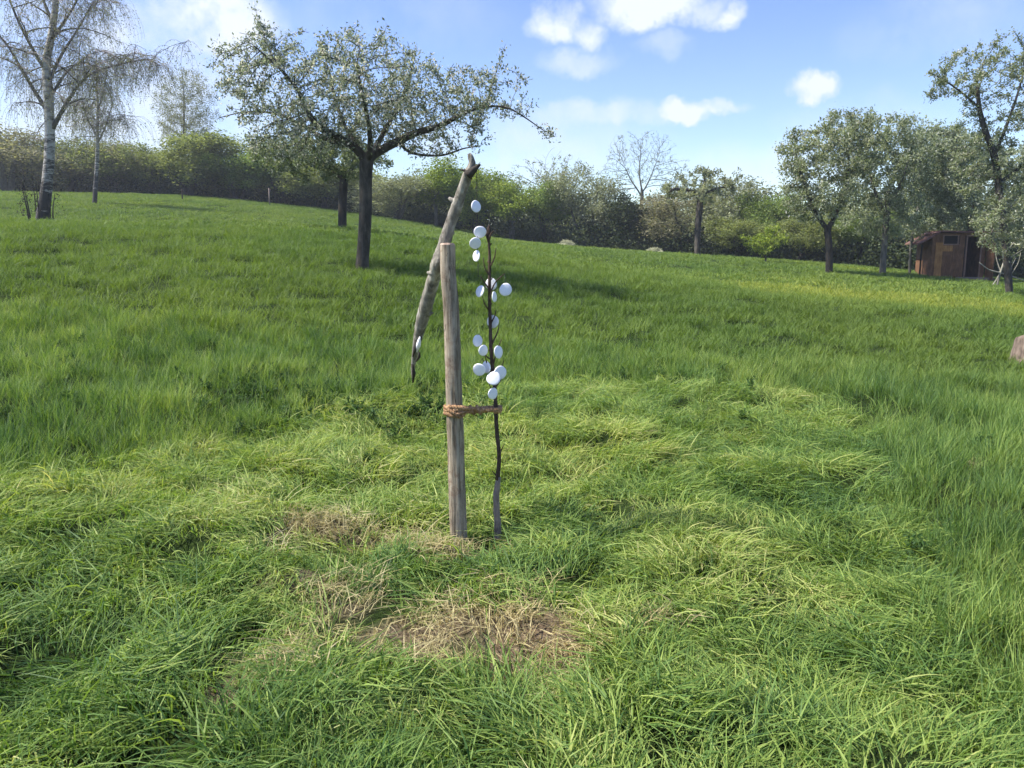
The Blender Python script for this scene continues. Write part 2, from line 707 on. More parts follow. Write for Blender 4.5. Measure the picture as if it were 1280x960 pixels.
_edge = [ground_hit(a, b) for a, b in ((-60, 610), (60, 575), (200, 550), (340, 520), (470, 496), (600, 482), (760, 484), (900, 486), (1020, 500), (1100, 520))]
TR_X = np.array([e[0] for e in _edge])
TR_Y = np.array([e[1] for e in _edge])
_e2 = [ground_hit(a, b) for a, b in ((1100, 505), (1130, 560), (1175, 640), (1200, 740), (1225, 850), (1250, 955))][::-1]
XR_Y = np.array([e[1] for e in _e2])
XR_X = np.array([e[0] for e in _e2])

STRAW_PX = [(420, 668, 55, 14, .75), (485, 662, 42, 11, .6), (340, 692, 40, 10, .5), (590, 692, 75, 13, .75), (400, 735, 75, 26, .6), (545, 785, 85, 22, .8),
            (655, 800, 75, 26, 1.0), (500, 812, 50, 14, .6), (350, 815, 36, 24, .85), (325, 870, 36, 26, .8), (690, 862, 30, 26, .55), (795, 766, 32, 12, .45),
            (200, 570, 40, 5, .3), (400, 850, 40, 14, .4), (1200, 590, 22, 7, .3), (620, 745, 90, 10, .3)]
STRAW = []
for (a, b, rx, ry, s_) in STRAW_PX:
    c = ground_hit(a, b)
    e = ground_hit(a + rx, b)
    v0, v1 = ground_hit(a, b - ry), ground_hit(a, b + ry)
    STRAW.append((c[0], c[1], abs(e[0] - c[0]) * 1.05, max(.05, abs(v0[1] - v1[1]) / 2) * 1.05, min(1, s_ * 1.0)))


def straw_mask(x, y):
    wx = x + (vnoise(x, y, .22, 21) - .5) * .22
    wy = y + (vnoise(x, y, .22, 22) - .5) * .22
    m = np.zeros_like(np.asarray(x, float))
    for (cx, cy, rx, ry, s_) in STRAW:
        d = np.hypot((wx - cx) / rx, (wy - cy) / ry)
        m = np.maximum(m, s_ * np.clip((1.25 - d) / .5, 0, 1))
    return m


def make_ground():
    n = 440
    u = np.linspace(-1, 1, n)
    k = 7.4
    gx = np.sinh(u * k) / math.sinh(k) * 900
    gy = np.sinh(u * k) / math.sinh(k) * 900 + 4
    X, Y = np.meshgrid(gx, gy)
    Z = Hg(X, Y)
    V = np.stack([X, Y, Z], -1).reshape(-1, 3)
    i = np.arange(n - 1)[:, None] * n + np.arange(n - 1)[None]
    Q = np.stack([i, i + 1, i + n + 1, i + n], -1).reshape(-1, 4)
    m, t = new_mat('meadow soil')
    geo = N(t, "ShaderNodeNewGeometry")
    at = N(t, "ShaderNodeAttribute", attribute_name="straw")
    n1 = noise(t, geo.outputs["Position"], 34, 8, .78)
    n2 = noise(t, geo.outputs["Position"], .22, 4, .6)
    n3 = noise(t, geo.outputs["Position"], 1.6, 4, .6)
    g1 = ramp(t, n1, [(.35, (.012, .022, .006)), (.55, (.035, .06, .014)), (.75, (.07, .10, .028))])
    g2 = ramp(t, n2, [(.3, (.8, .85, .8)), (.7, (1.3, 1.2, 1.0))])
    g3 = ramp(t, n3, [(.3, (.75, .8, .8)), (.7, (1.2, 1.15, 1.05))])
    g_ = mixc(t, 1.0, mixc(t, 1.0, g1, g2, 'MULTIPLY'), g3, 'MULTIPLY')
    s1 = ramp(t, n1, [(.38, (.07, .05, .03)), (.5, (.22, .16, .10)), (.64, (.40, .32, .20))])
    c = mixc(t, at.outputs["Fac"], g_, s1)
    pb = N(t, "ShaderNodeBsdfPrincipled")
    pb.inputs["Roughness"].default_value = .95
    pb.inputs["Specular IOR Level"].default_value = .1
    t.links.new(c, pb.inputs["Base Color"])
    bp = N(t, "ShaderNodeBump")
    bp.inputs["Strength"].default_value = 1.0
    bp.inputs["Distance"].default_value = .03
    t.links.new(n1, bp.inputs["Height"])
    t.links.new(bp.outputs[0], pb.inputs["Normal"])
    o = N(t, "ShaderNodeOutputMaterial")
    t.links.new(pb.outputs[0], o.inputs[0])
    me = mesh_np('ground', V, Q, True, [m])
    a = me.attributes.new("straw", 'FLOAT', 'POINT')
    a.data.foreach_set("value", straw_mask(X, Y).ravel().astype(np.float32))
    ob = link('ground', me)
    ob["kind"] = "structure"
    return ob


make_ground()

# ------------------------------------------------------------------ grass
def grass_mat(name, stops, dry=False, rough=.55):
    m, t = new_mat(name)
    geo = N(t, "ShaderNodeNewGeometry")
    at = N(t, "ShaderNodeAttribute", attribute_type='INSTANCER', attribute_name="tint")
    rnd = geo.outputs["Random Per Island"]
    f = mth(t, 'ADD', mth(t, 'MULTIPLY', rnd, .45), mth(t, 'MULTIPLY', at.outputs["Fac"], .55))
    col = ramp(t, f, stops)
    n2 = noise(t, geo.outputs["Position"], .25, 3, .6)
    k = ramp(t, n2, [(.3, (.88, .95, .9)), (.7, (1.15, 1.08, .95))])
    col = mixc(t, 1.0, col, k, 'MULTIPLY')
    pb = N(t, "ShaderNodeBsdfPrincipled")
    pb.inputs["Roughness"].default_value = rough
    pb.inputs["Specular IOR Level"].default_value = .22
    t.links.new(col, pb.inputs["Base Color"])
    tr = N(t, "ShaderNodeBsdfTranslucent")
    tcol = mixc(t, 1.0, col, (1.2, 1.25, .5) if not dry else (1, .95, .8), 'MULTIPLY')
    t.links.new(tcol, tr.inputs["Color"])
    mxs = N(t, "ShaderNodeMixShader")
    mxs.inputs[0].default_value = .38
    t.links.new(pb.outputs[0], mxs.inputs[1])
    t.links.new(tr.outputs[0], mxs.inputs[2])
    o = N(t, "ShaderNodeOutputMaterial")
    t.links.new(mxs.outputs[0], o.inputs[0])
    return m


G_GREEN = [(0, (.022, .054, .024)), (.25, (.062, .130, .040)), (.48, (.135, .225, .058)), (.72, (.265, .35, .09)), (.92, (.43, .46, .17)), (1, (.52, .46, .26))]
M['grass'] = grass_mat('grass blade', G_GREEN)
M['straw'] = grass_mat('dry blade', [(0, (.27, .22, .10)), (.5, (.48, .41, .22)), (1, (.66, .58, .36))], True, .6)
M['far_grass'] = grass_mat('meadow blade', [(0, (.066, .116, .030)), (.4, (.120, .188, .042)), (.75, (.182, .252, .054)), (1, (.40, .40, .08))], rough=.6)
M['weed'] = leaf_mat('weed leaf', [(0, (.035, .08, .02)), (.6, (.065, .13, .03)), (1, (.12, .19, .045))], .3)


def blades(g, n, r, L, w, lean, leanspread, az, azspread, segs=4, droop=1.0):
    """bent blades: lean = start angle from vertical; droop = how far it curls"""
    ph = g.uniform(0, 2 * math.pi, n)
    rr = r * np.sqrt(g.random(n))
    root = np.c_[rr * np.cos(ph), rr * np.sin(ph), np.full(n, -.015)]
    A = az + g.normal(size=n) * azspread
    ll = L * g.uniform(.55, 1.25, n)
    th0 = np.clip(lean + g.normal(size=n) * leanspread, 0.02, 1.4)
    th1 = th0 + droop * g.uniform(.5, 1.3, n)
    dirh = np.c_[np.cos(A), np.sin(A), np.zeros(n)]
    lvl = .012 + .05 * g.random(n) ** 1.5
    side = np.c_[-np.sin(A), np.cos(A), np.zeros(n)]
    tw = g.normal(size=n) * .5
    ww = w * g.uniform(.6, 1.3, n)
    cur = root.copy()
    rings = []
    for k in range(segs + 1):
        t = k / segs
        th = np.minimum(th0 + (th1 - th0) * t, 1.8)
        width = ww * (1 - t ** 1.8) * .5 + .0002
        nrm = np.cross(side, dirh * np.sin(th)[:, None] + np.array([0, 0, 1]) * np.cos(th)[:, None])
        sd_ = side * np.cos(tw)[:, None] + nrm * np.sin(tw)[:, None]
        rings.append((cur - sd_ * width[:, None], cur + sd_ * width[:, None]))
        stepv = dirh * np.sin(th)[:, None] + np.array([0, 0, 1]) * np.cos(th)[:, None]
        cur = cur + stepv * (ll / segs)[:, None]
        cur[:, 2] = np.maximum(cur[:, 2], np.minimum(lvl, .012 + .05 * (k + 1)))
    V = np.stack([p for rg in rings for p in rg], 1)
    m = 2 * (segs + 1)
    base = np.arange(n)[:, None] * m
    Q = []
    for k in range(segs):
        Q.append(np.c_[base + 2 * k, base + 2 * k + 1, base + 2 * k + 3, base + 2 * k + 2])
    return V.reshape(-1, 3), np.vstack(Q)


SRC = {}


def src_collection(name, makers):
    c = bpy.data.collections.new(name)
    for i, (geo, mat) in enumerate(makers):
        me = geo.mesh(f"{name}_{i:02d}", [mat])
        o = bpy.data.objects.new(f"{name}_{i:02d}", me)
        c.objects.link(o)
    SRC[name] = c
    return c


def tuft(seed, mat, parts):
    g = np.random.default_rng(seed)
    q = Geo()
    for p in parts:
        q.add(*blades(g, **p))
    return q, mat


LY = lambda n, L=.2, w=.0050, r=.12: dict(n=n, r=r, L=L, w=w, lean=1.22, leanspread=.25, az=0, azspread=.7, droop=.7, segs=4)
UPR = lambda n, L=.22, w=.0045, r=.09, lean=.35: dict(n=n, r=r, L=L, w=w, lean=lean, leanspread=.2, az=0, azspread=3.0, droop=.7, segs=4)
src_collection('lying_tuft', [tuft(10 + i, M['grass'], [LY(36, .145 + .018 * i), LY(18, .10), UPR(4, .10)]) for i in range(5)])
src_collection('upright_tuft', [tuft(30 + i, M['grass'], [UPR(36, .17 + .02 * i), UPR(8, .27, .004, .05, .15)]) for i in range(4)])
src_collection('dry_tuft', [tuft(50 + i, M['straw'], [LY(20, .16, .004, .12), dict(n=14, r=.12, L=.12, w=.004, lean=1.2, leanspread=.3, az=0, azspread=3, droop=.3, segs=3)]) for i in range(3)])
src_collection('meadow_tuft', [tuft(70 + i, M['far_grass'], [UPR(46, .14 + .02 * i, .009, .2, .5)]) for i in range(4)])
src_collection('distant_tuft', [tuft(90 + i, M['far_grass'], [UPR(46, .13 + .02 * i, .026, .42, .6)]) for i in range(4)])


def weed_src(seed):
    g = np.random.default_rng(seed)
    q = Geo()
    for k in range(5):
        a = g.uniform(0, 6.28)
        top = np.array([math.cos(a) * .08, math.sin(a) * .08, g.uniform(.12, .24)])
        pts = np.array([top * t for t in np.linspace(0, 1, 5)])
        q.tube(pts, np.linspace(.004, .0015, 5), 3, False)
        for t in np.linspace(.15, 1, 8):
            c = np.repeat((top * t)[None], 3, 0)
            q.leaves(c, .07 * (1.15 - .5 * t), g, up=.2, aspect=.45)
    return q, M['weed']


src_collection('leafy_weed', [weed_src(110 + i) for i in range(3)])


def scatter(name, src, x, y, rot, scl, idx, tint, label, sink=0.0):
    n = len(x)
    z = Hg(x, y) - sink
    me = bpy.data.meshes.new(name)
    me.vertices.add(n)
    me.vertices.foreach_set("co", np.c_[x, y, z].astype(np.float32).ravel())
    for nm, ty, key, data in (("rot", 'FLOAT_VECTOR', "vector", rot), ("scl", 'FLOAT', "value", scl), ("idx", 'INT', "value", idx), ("tint", 'FLOAT', "value", tint)):
        a = me.attributes.new(nm, ty, 'POINT')
        a.data.foreach_set(key, np.asarray(data, np.int32 if ty == 'INT' else np.float32).ravel())
    ob = link(name, me)
    ng = bpy.data.node_groups.new("spread " + name, 'GeometryNodeTree')
    ng.interface.new_socket("Geometry", in_out='INPUT', socket_type='NodeSocketGeometry')
    ng.interface.new_socket("Geometry", in_out='OUTPUT', socket_type='NodeSocketGeometry')
    gi = ng.nodes.new("NodeGroupInput")
    go = ng.nodes.new("NodeGroupOutput")
    mp = ng.nodes.new("GeometryNodeMeshToPoints")
    ip = ng.nodes.new("GeometryNodeInstanceOnPoints")
    ci = ng.nodes.new("GeometryNodeCollectionInfo")
    ci.inputs["Collection"].default_value = SRC[src]
    ci.inputs["Separate Children"].default_value = True
    ci.inputs["Reset Children"].default_value = True
    ip.inputs["Pick Instance"].default_value = True

    def attr(nm, ty):
        a = ng.nodes.new("GeometryNodeInputNamedAttribute")
        a.data_type = ty
        a.inputs["Name"].default_value = nm
        return a.outputs["Attribute"]
    er = ng.nodes.new("FunctionNodeEulerToRotation")
    L = ng.links.new
    L(gi.outputs[0], mp.inputs["Mesh"])
    L(mp.outputs[0], ip.inputs["Points"])
    L(ci.outputs[0], ip.inputs["Instance"])
    L(attr("idx", 'INT'), ip.inputs["Instance Index"])
    L(attr("rot", 'FLOAT_VECTOR'), er.inputs[0])
    L(er.outputs[0], ip.inputs["Rotation"])
    L(attr("scl", 'FLOAT'), ip.inputs["Scale"])
    L(ip.outputs[0], go.inputs[0])
    md = ob.modifiers.new("spread", 'NODES')
    md.node_group = ng
    tag(ob, label, 'grass', None, 'stuff')
    return ob


def area_points(y0, y1, dens, margin=1.2, g=rng):
    ymax = y1
    w = .65 * ymax + margin
    n = int((y1 - y0) * 2 * w * dens)
    x = g.uniform(-w, w, n)
    y = g.uniform(y0, y1, n)
    k = np.abs(x) < .655 * y + margin
    return x[k], y[k]


def patch_tint(x, y, g):
    t = .6 * vnoise(x, y, .6, 31) + .6 * vnoise(x, y, .2, 32) + .35 * vnoise(x, y, 3.0, 33) - .17
    return np.clip(t + g.normal(size=len(x)) * .10, 0, 1)


def flow(x, y):
    return (vnoise(x, y, .7, 41) * 2.2 + vnoise(x, y, .3, 42) * 1.6) * 2 * math.pi


STAKE_XY = None
# trampled grass round the stake
x, y = area_points(1.35, 9.0, 135, 1.0)
tm, sm = poly_mask(x, y), straw_mask(x, y)
gap = np.clip((vnoise(x, y, .26, 71) * .7 + vnoise(x, y, .8, 72) * .3 - .30) * 7, .62, 1)
keep = (rng.random(len(x)) < gap) & (rng.random(len(x)) < tm) & (rng.random(len(x)) > sm * 1.12) & (rng.random(len(x)) < np.clip(1.15 - (y - 5) * .08, .6, 1))
xl, yl = x[keep], y[keep]
n = len(xl)
scatter('trampled_grass', 'lying_tuft', xl, yl,
        np.c_[rng.normal(size=n) * .14, rng.normal(size=n) * .14, flow(xl, yl) + rng.normal(size=n) * .45],
        rng.uniform(.7, 1.25, n) * (1 - .35 * straw_mask(xl, yl)), rng.integers(0, 5, n), patch_tint(xl, yl, rng) * .95 + .08,
        'long green grass trodden flat around the wooden stake')
# upright tufts scattered in it, and the tall ring behind and right of it
x, y = area_points(1.35, 9.5, 105, 1.0)
tm, sm = poly_mask(x, y), straw_mask(x, y)
clump = vnoise(x, y, .45, 51) > .80
keep = (((rng.random(len(x)) > tm) & (rng.random(len(x)) < .8)) | (clump & (rng.random(len(x)) < .5))) & (rng.random(len(x)) > sm * 1.2)
xu, yu = x[keep], y[keep]
n = len(xu)
tall = 1 - poly_mask(xu, yu)
scatter('tall_grass', 'upright_tuft', xu, yu,
        np.c_[rng.normal(size=n) * .12, rng.normal(size=n) * .12, rng.uniform(0, 6.28, n)],
        rng.uniform(.65, 1.05, n) * (.7 + .35 * tall), rng.integers(0, 4, n), patch_tint(xu, yu, rng) * .8 - .02,
        'tall upright green grass standing around the trodden patch')
# dry stalks on the straw patches
x, y = area_points(1.35, 6.5, 260, .5)
sm = straw_mask(x, y) * (.55 + .8 * vnoise(x, y, .17, 81))
keep = rng.random(len(x)) < sm * .62
xs, ys = x[keep], y[keep]
n = len(xs)
scatter('dry_grass', 'dry_tuft', xs, ys, np.c_[np.zeros((n, 2)), rng.uniform(0, 6.28, n)], rng.uniform(.6, 1.2, n), rng.integers(0, 3, n),
        rng.random(n), 'dry straw coloured grass stalks lying on the bare earth by the stake')
# weeds at the margin of the trodden patch
wx_, wy_ = [], []
for (a, b, s_, k) in ((350, 490, 45, 60), (300, 500, 40, 20), (400, 500, 40, 30), (210, 450, 40, 14), (540, 520, 40, 26), (520, 490, 30, 24), (430, 520, 60, 20), (130, 440, 50, 16), (760, 440, 60, 12), (900, 470, 60, 12), (30, 530, 40, 14), (1240, 600, 30, 8), (1220, 780, 30, 8), (840, 500, 60, 14)):
    c = ground_hit(a, b)
    w_ = s_ * c[1] / F
    k = max(4, int(k * .7))
    wx_.append(c[0] + rng.normal(size=k) * w_)
    wy_.append(c[1] + rng.normal(size=k) * .45)
wx_, wy_ = np.concatenate(wx_), np.concatenate(wy_)
n = len(wx_)
scatter('weeds', 'leafy_weed', wx_, wy_, np.c_[rng.normal(size=(n, 2)) * .1, rng.uniform(0, 6.28, n)], rng.uniform(.4, .7, n), rng.integers(0, 3, n),
        rng.random(n), 'dark broad leaved weeds at the margin of the trodden grass')
# the meadow beyond, in two grains
for (y0, y1, dens, src, nm, lab) in ((8.6, 22, 26, 'meadow_tuft', 'meadow_grass', 'even green meadow grass between the stake and the apple tree'),
                                     (20, 66, 7.0, 'distant_tuft', 'distant_grass', 'smooth green meadow grass of the slope up to the hedge')):
    x, y = area_points(y0, y1, dens, 3.0)
    k = rng.random(len(x)) < np.clip((y - y0) / 1.2, .15, 1) if y0 > 10 else rng.random(len(x)) < 1.5
    x, y = x[k], y[k]
    n = len(x)
    ti = .35 * vnoise(x, y, 1.2, 61) + .45 * vnoise(x, y, 6, 62) + .25 * vnoise(x, y, 18, 63) - .05
    # pale yellow-green mown strip running right across the meadow
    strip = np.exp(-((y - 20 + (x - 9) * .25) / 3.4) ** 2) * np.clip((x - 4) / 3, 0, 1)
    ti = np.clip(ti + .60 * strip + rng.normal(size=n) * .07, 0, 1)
    scatter(nm, src, x, y, np.c_[rng.normal(size=(n, 2)) * .08, rng.uniform(0, 6.28, n)], rng.uniform(.7, 1.15, n) * (1 if y0 < 10 else .9), rng.integers(0, 4, n), ti, lab)

# ------------------------------------------------------------------ stake, leaning branch, sapling, tie, discs
def wood_post_mat():
    m, t = new_mat('weathered stake wood')
    tcn = N(t, "ShaderNodeTexCoord")
    mp = N(t, "ShaderNodeMapping")
    mp.inputs["Scale"].default_value = (1, 1, .06)
    t.links.new(tcn.outputs["Object"], mp.inputs[0])
    n1 = noise(t, mp.outputs[0], 60, 6, .65, .3)
    n2 = noise(t, tcn.outputs["Object"], 5, 4, .6)
    n3 = noise(t, tcn.outputs["Object"], 16, 6, .75)
    c = ramp(t, n1, [(.36, (.10, .085, .06)), (.46, (.28, .24, .18)), (.62, (.44, .39, .31))])
    c = mixc(t, 1.0, c, ramp(t, n2, [(.3, (.7, .68, .66)), (.7, (1.15, 1.08, 1.0))]), 'MULTIPLY')
    n4 = noise(t, mp.outputs[0], 26, 3, .5, 1.2)
    c = mixc(t, 1.0, c, ramp(t, n4, [(.485, (1, 1, 1)), (.5, (.28, .26, .25)), (.515, (1, 1, 1))]), 'MULTIPLY')
    c = mixc(t, ramp(t, n3, [(.52, (0, 0, 0)), (.62, (.6, .6, .6))]), c, (.17, .10, .065))
    pb = N(t, "ShaderNodeBsdfPrincipled")
    pb.inputs["Roughness"].default_value = .85
    pb.inputs["Specular IOR Level"].default_value = .2
    t.links.new(c, pb.inputs["Base Color"])
    bp = N(t, "ShaderNodeBump")
    bp.inputs["Strength"].default_value = .7
    bp.inputs["Distance"].default_value = .006
    t.links.new(n1, bp.inputs["Height"])
    t.links.new(bp.outputs[0], pb.inputs["Normal"])
    o = N(t, "ShaderNodeOutputMaterial")
    t.links.new(pb.outputs[0], o.inputs[0])
    return m


M['stake'] = wood_post_mat()
M['cut'] = plain_mat('cut wood', (.42, .30, .22), .8, .25, 30)
M['branch'] = bark_mat('pale branch bark', (.08, .07, .055), (.29, .265, .22), (.54, .51, .44), 26, (1, 1, .4), 1.6)
M['sapling'] = bark_mat('sapling bark', (.035, .024, .018), (.075, .05, .038), (.13, .09, .07), 40)
M['graft'] = bark_mat('sapling foot bark', (.14, .11, .09), (.26, .205, .175), (.38, .31, .27), 40)
M['rope'] = bark_mat('coir rope', (.22, .125, .06), (.42, .25, .13), (.60, .41, .25), 70, (1, 1, 1), .9)
M['thread'] = plain_mat('dark thread', (.03, .03, .03), .7)
M['disc'] = plain_mat('white disc', (.88, .87, .90), .45, .05, 30, .5)

D0 = float(ground_hit(572, 676)[1])
sb = P(572, 676, D0)
g0 = gz(sb[0], D0)
stake = empty('stake', (sb[0], D0, g0), 'thick round grey wooden stake standing upright beside the young sapling', 'stake')
o3 = np.array([sb[0], D0, g0])


def strip_path(pts, dep, k=5):
    return smooth_path([[*P(a, b, dep + dy), r] for a, b, dy, r in pts], k)


sp_ = strip_path([(573, 690, 0, .044), (572, 640, 0, .044), (570, 580, 0, .043), (568, 520, .0, .042), (566, 450, .0, .0405), (563, 380, 0, .039), (560, 340, 0, .038), (559, 306, 0, .037)], D0, 8)
q = Geo()
n = len(sp_)
gg = np.random.default_rng(5)
ang = np.linspace(0, 2 * math.pi, 28, endpoint=False)
prof = 1 + .05 * np.sin(ang * 2 + .6) + .035 * np.sin(ang * 5 + 1) + .02 * np.sin(ang * 9)
V = []
for i in range(n):
    rr = sp_[i, 3] * (prof + .03 * np.sin(ang * 3 + i * .35) + .012 * gg.normal(size=28))
    V.append(np.c_[sp_[i, 0] + rr * np.cos(ang), sp_[i, 1] + rr * np.sin(ang), np.full(28, sp_[i, 2])])
V = np.vstack(V)
i_ = np.arange(n - 1)[:, None] * 28
j_ = np.arange(28)[None]
Q = np.stack([i_ + j_, i_ + (j_ + 1) % 28, i_ + 28 + (j_ + 1) % 28, i_ + 28 + j_], -1).reshape(-1, 4)
link('post', mesh_np('post', V - o3, Q, True, [M['stake']]), stake)
# bevelled sawn top
top = sp_[-1]
q = Geo()
rr = top[3] * prof
r1 = np.c_[top[0] + rr * np.cos(ang), top[1] + rr * np.sin(ang), np.full(28, top[2] - .001)]
r2 = np.c_[top[0] + rr * .86 * np.cos(ang), top[1] + rr * .86 * np.sin(ang), np.full(28, top[2] + .008)]
q.add(np.vstack([r1, r2, [[top[0], top[1], top[2] + .01]]]) - o3,
      np.c_[np.arange(28), (np.arange(28) + 1) % 28, 28 + (np.arange(28) + 1) % 28, 28 + np.arange(28)],
      np.c_[28 + np.arange(28), 28 + (np.arange(28) + 1) % 28, np.full(28, 56)])
link('sawn_top', q.mesh('sawn_top', [M['cut']]), stake)

# leaning branch: foot in the tall grass behind, resting on the back of the stake top
fp = P(559, 306, D0 + .075)
br = empty('leaning_branch', fp, 'pale forked dead branch fixed slantwise to the stake top, its torn lower end hanging free', 'branch')
dz = [.45]


def bd(t):                      # depth offset along the branch, 0 foot .. 1 stake
    return dz[0] * (1 - t)


bp_ = [(516, 474, bd(0), .006), (516, 462, bd(.05), .014), (518, 446, bd(.14), .020), (522, 424, bd(.26), .032), (527, 402, bd(.38), .043), (532, 384, bd(.48), .047),
       (538, 362, bd(.6), .046), (544, 342, bd(.72), .044), (547, 330, bd(.8), .048), (552, 314, .09, .042), (558, 296, .085, .041), (563, 280, .08, .038), (571, 258, .07, .039), (577, 240, .05, .034), (584, 221, .02, .034), (588, 212, 0.0, .030)]
bp_ = strip_path(bp_, D0, 5)
q = Geo()
bp_[:, 3] *= .78
q.tube(bp_[:, :3] - fp, bp_[:, 3], 14, True, .09, 3)
tipA = strip_path([(586, 216, .0, .024), (590, 205, .0, .018), (588, 196, 0, .014), (586, 192, 0, .008)], D0, 4)
q.tube(tipA[:, :3] - fp, tipA[:, 3], 8, True, .2, 5)
kn = [(546, 345, bd(.75), -.05, .02), (556, 298, .1, .05, .03), (572, 255, .08, -.045, .03), (530, 395, bd(.45), .05, .02)]
for (a, b, dy, ox, oz) in kn:
    c = P(a, b, D0 + dy) - fp
    q.tube(np.array([c, c + [ox * .6, -.01, oz * .6], c + [ox, -.015, oz]]), [.02, .013, .006], 6, True, .2, 7)
link('stem', q.mesh('stem', [M['branch']], True), br)
q = Geo()
f2 = strip_path([(585, 219, -.02, .026), (591, 213, -.03, .018), (596, 209, -.03, .011), (600, 205, -.03, .006)], D0, 4)
q.tube(f2[:, :3] - fp, f2[:, 3], 8, True, .15, 6)
f3 = strip_path([(586, 216, -.01, .012), (580, 213, -.01, .007), (575, 212, -.01, .003)], D0, 3)
q.tube(f3[:, :3] - fp, f3[:, 3], 6, True, .1, 8)
fk = link('fork', q.mesh('fork', [M['dark_bark']], True), br)
fk["label"] = 'short dark pointed fork at the tip of the branch'
# peeled spot with torn dark bark
q = Geo()
c = P(523, 431, D0 + bd(.27)) - fp
cc = strip_path([(525, 421, bd(.29) - .035, .004), (523, 431, bd(.26) - .038, .013), (521, 440, bd(.22) - .032, .004)], D0, 5)
q.tube(cc[:, :3] - fp, cc[:, 3], 8)
link('peeled_spot', q.mesh('peeled_spot', [M['disc']], True), br)
q = Geo()
for (a, b, a2, b2, r_) in ((526, 412, 518, 434, .016), (519, 425, 516, 446, .012), (524, 440, 520, 452, .010), (515, 455, 516, 478, .012)):
    c1 = P(a, b, D0 + bd(.26) - .035) - fp
    c2 = P(a2, b2, D0 + bd(.18) - .03) - fp
    q.tube(np.array([c1, (c1 + c2) / 2 + [.01, -.01, 0], c2]), [r_ * .5, r_, r_ * .3], 6, True, .4, 9)
link('torn_bark', q.mesh('torn_bark', [M['dark_bark']], True), br)

# sapling
S0 = D0 + .02
sg = P(622, 668, S0)
sgz = gz(sg[0], S0)
so = np.array([sg[0], S0, sgz])
sap = empty('sapling', so, 'thin bare young fruit tree sapling hung with white discs and tied to the stake', 'sapling')
st_ = strip_path([(622, 600, 0, .0125), (624, 570, 0, .0105), (621, 540, 0, .011), (620, 515, 0, .011), (618, 480, 0, .010), (614, 440, 0, .0095), (613, 410, 0, .009), (612, 375, 0, .0085), (612, 345, 0, .008), (612, 320, 0, .007), (611, 300, 0, .006), (612, 284, 0, .004)], S0, 5)
q = Geo()
q.tube(st_[:, :3] - so, st_[:, 3], 8, True, .14, 4)
SIDE = [((616, 458), (622, 436), (627, 424)), ((615, 450), (607, 444), (601, 430)), ((612, 368), (620, 352), (631, 342)), ((612, 362), (605, 352), (601, 345)),
        ((618, 478), (626, 462), (630, 450)), ((617, 470), (608, 458), (603, 448)), ((611, 300), (614, 292), (618, 288)), ((611, 304), (607, 292), (602, 282)),
        ((613, 405), (618, 396), (620, 388)), ((619, 495), (613, 484), (611, 478)), ((623, 572), (627, 562), (630, 556)), ((624, 600), (618, 592), (615, 588)), ((613, 390), (606, 380), (603, 370)), ((615, 430), (622, 415), (624, 404)), ((612, 335), (618, 322), (620, 310)), ((612, 345), (606, 334), (604, 322)), ((616, 466), (608, 452), (606, 440)), ((618, 486), (624, 478), (629, 470))]
for k, (a, b, c) in enumerate(SIDE):
    dy = (-.03, .02, -.05, -.02)[k % 4]
    pp = strip_path([(*a, 0, .005), (*b, dy * .6, .0035), (*c, dy, .002)], S0, 3)
    q.tube(pp[:, :3] - so, pp[:, 3], 5)
g = np.random.default_rng(8)
for k in range(26):                                # buds
    i = int(g.integers(4, len(st_) - 2))
    c = st_[i, :3] - so
    a = g.uniform(0, 6.28)
    dvec = np.array([math.cos(a), math.sin(a), .8]) * .012
    q.tube(np.array([c, c + dvec * .8, c + dvec * 1.4]), [.004, .005, .001], 5)
link('stem', q.mesh('stem', [M['sapling']], True), sap)
ft = strip_path([(622, 675, 0, .021), (622, 655, 0, .0185), (620.5, 635, 0, .0175), (620.5, 618, 0, .017), (622, 606, 0, .015), (623, 596, 0, .012)], S0, 5)
q = Geo()
q.tube(ft[:, :3] - so, ft[:, 3], 10, True, .12, 2)
link('foot', q.mesh('foot', [M['graft']], True), sap)
q = Geo()
tp = strip_path([(611, 300, 0, .008), (611, 292, 0, .014), (611, 285, 0, .008), (612, 281, 0, .002)], S0, 4)
q.tube(tp[:, :3] - so, tp[:, 3], 7, True, .3, 3)
link('bud_cluster', q.mesh('bud_cluster', [M['sapling']], True), sap)

# coir tie: coils round the stake, twisted bridge, loop round the sapling
tz = P(569, 512, D0)[2]
sx0 = P(568, 512, D0)[0]
sx1 = P(620, 512, S0)[0]
ty = empty('rope_tie', (sx0, D0, tz), 'brown coir rope wound round the stake and looped to the sapling', 'rope')
to = np.array([sx0, D0, tz])
q = Geo()


def rope(pts, r=.0075):
    p = smooth_path(pts, 6)
    d = np.r_[0, np.cumsum(np.linalg.norm(np.diff(p, axis=0), axis=1))]
    n_ = max(12, int(d[-1] / .006))
    t_ = np.linspace(0, d[-1], n_)
    p = np.c_[[np.interp(t_, d, p[:, k]) for k in range(3)]].T
    tan = np.gradient(p, axis=0)
    tan /= np.linalg.norm(tan, axis=1)[:, None]
    a = np.cross(tan, [.3, .2, .93])
    a /= np.linalg.norm(a, axis=1)[:, None]
    b = np.cross(tan, a)
    for s_ in range(2):
        ph = t_ / .03 * 2 * math.pi + s_ * math.pi
        off = (a * np.cos(ph)[:, None] + b * np.sin(ph)[:, None]) * r * .55
        q.tube(p + off, r * .72, 6, True, .25, s_)


def ring(cx, cy, r, z0, z1, a0, turns, nn=24):
    t_ = np.linspace(0, 1, int(nn * turns))
    return [[cx + r * math.cos(a0 + 2 * math.pi * turns * u), cy + r * math.sin(a0 + 2 * math.pi * turns * u), z0 + (z1 - z0) * u] for u in t_]


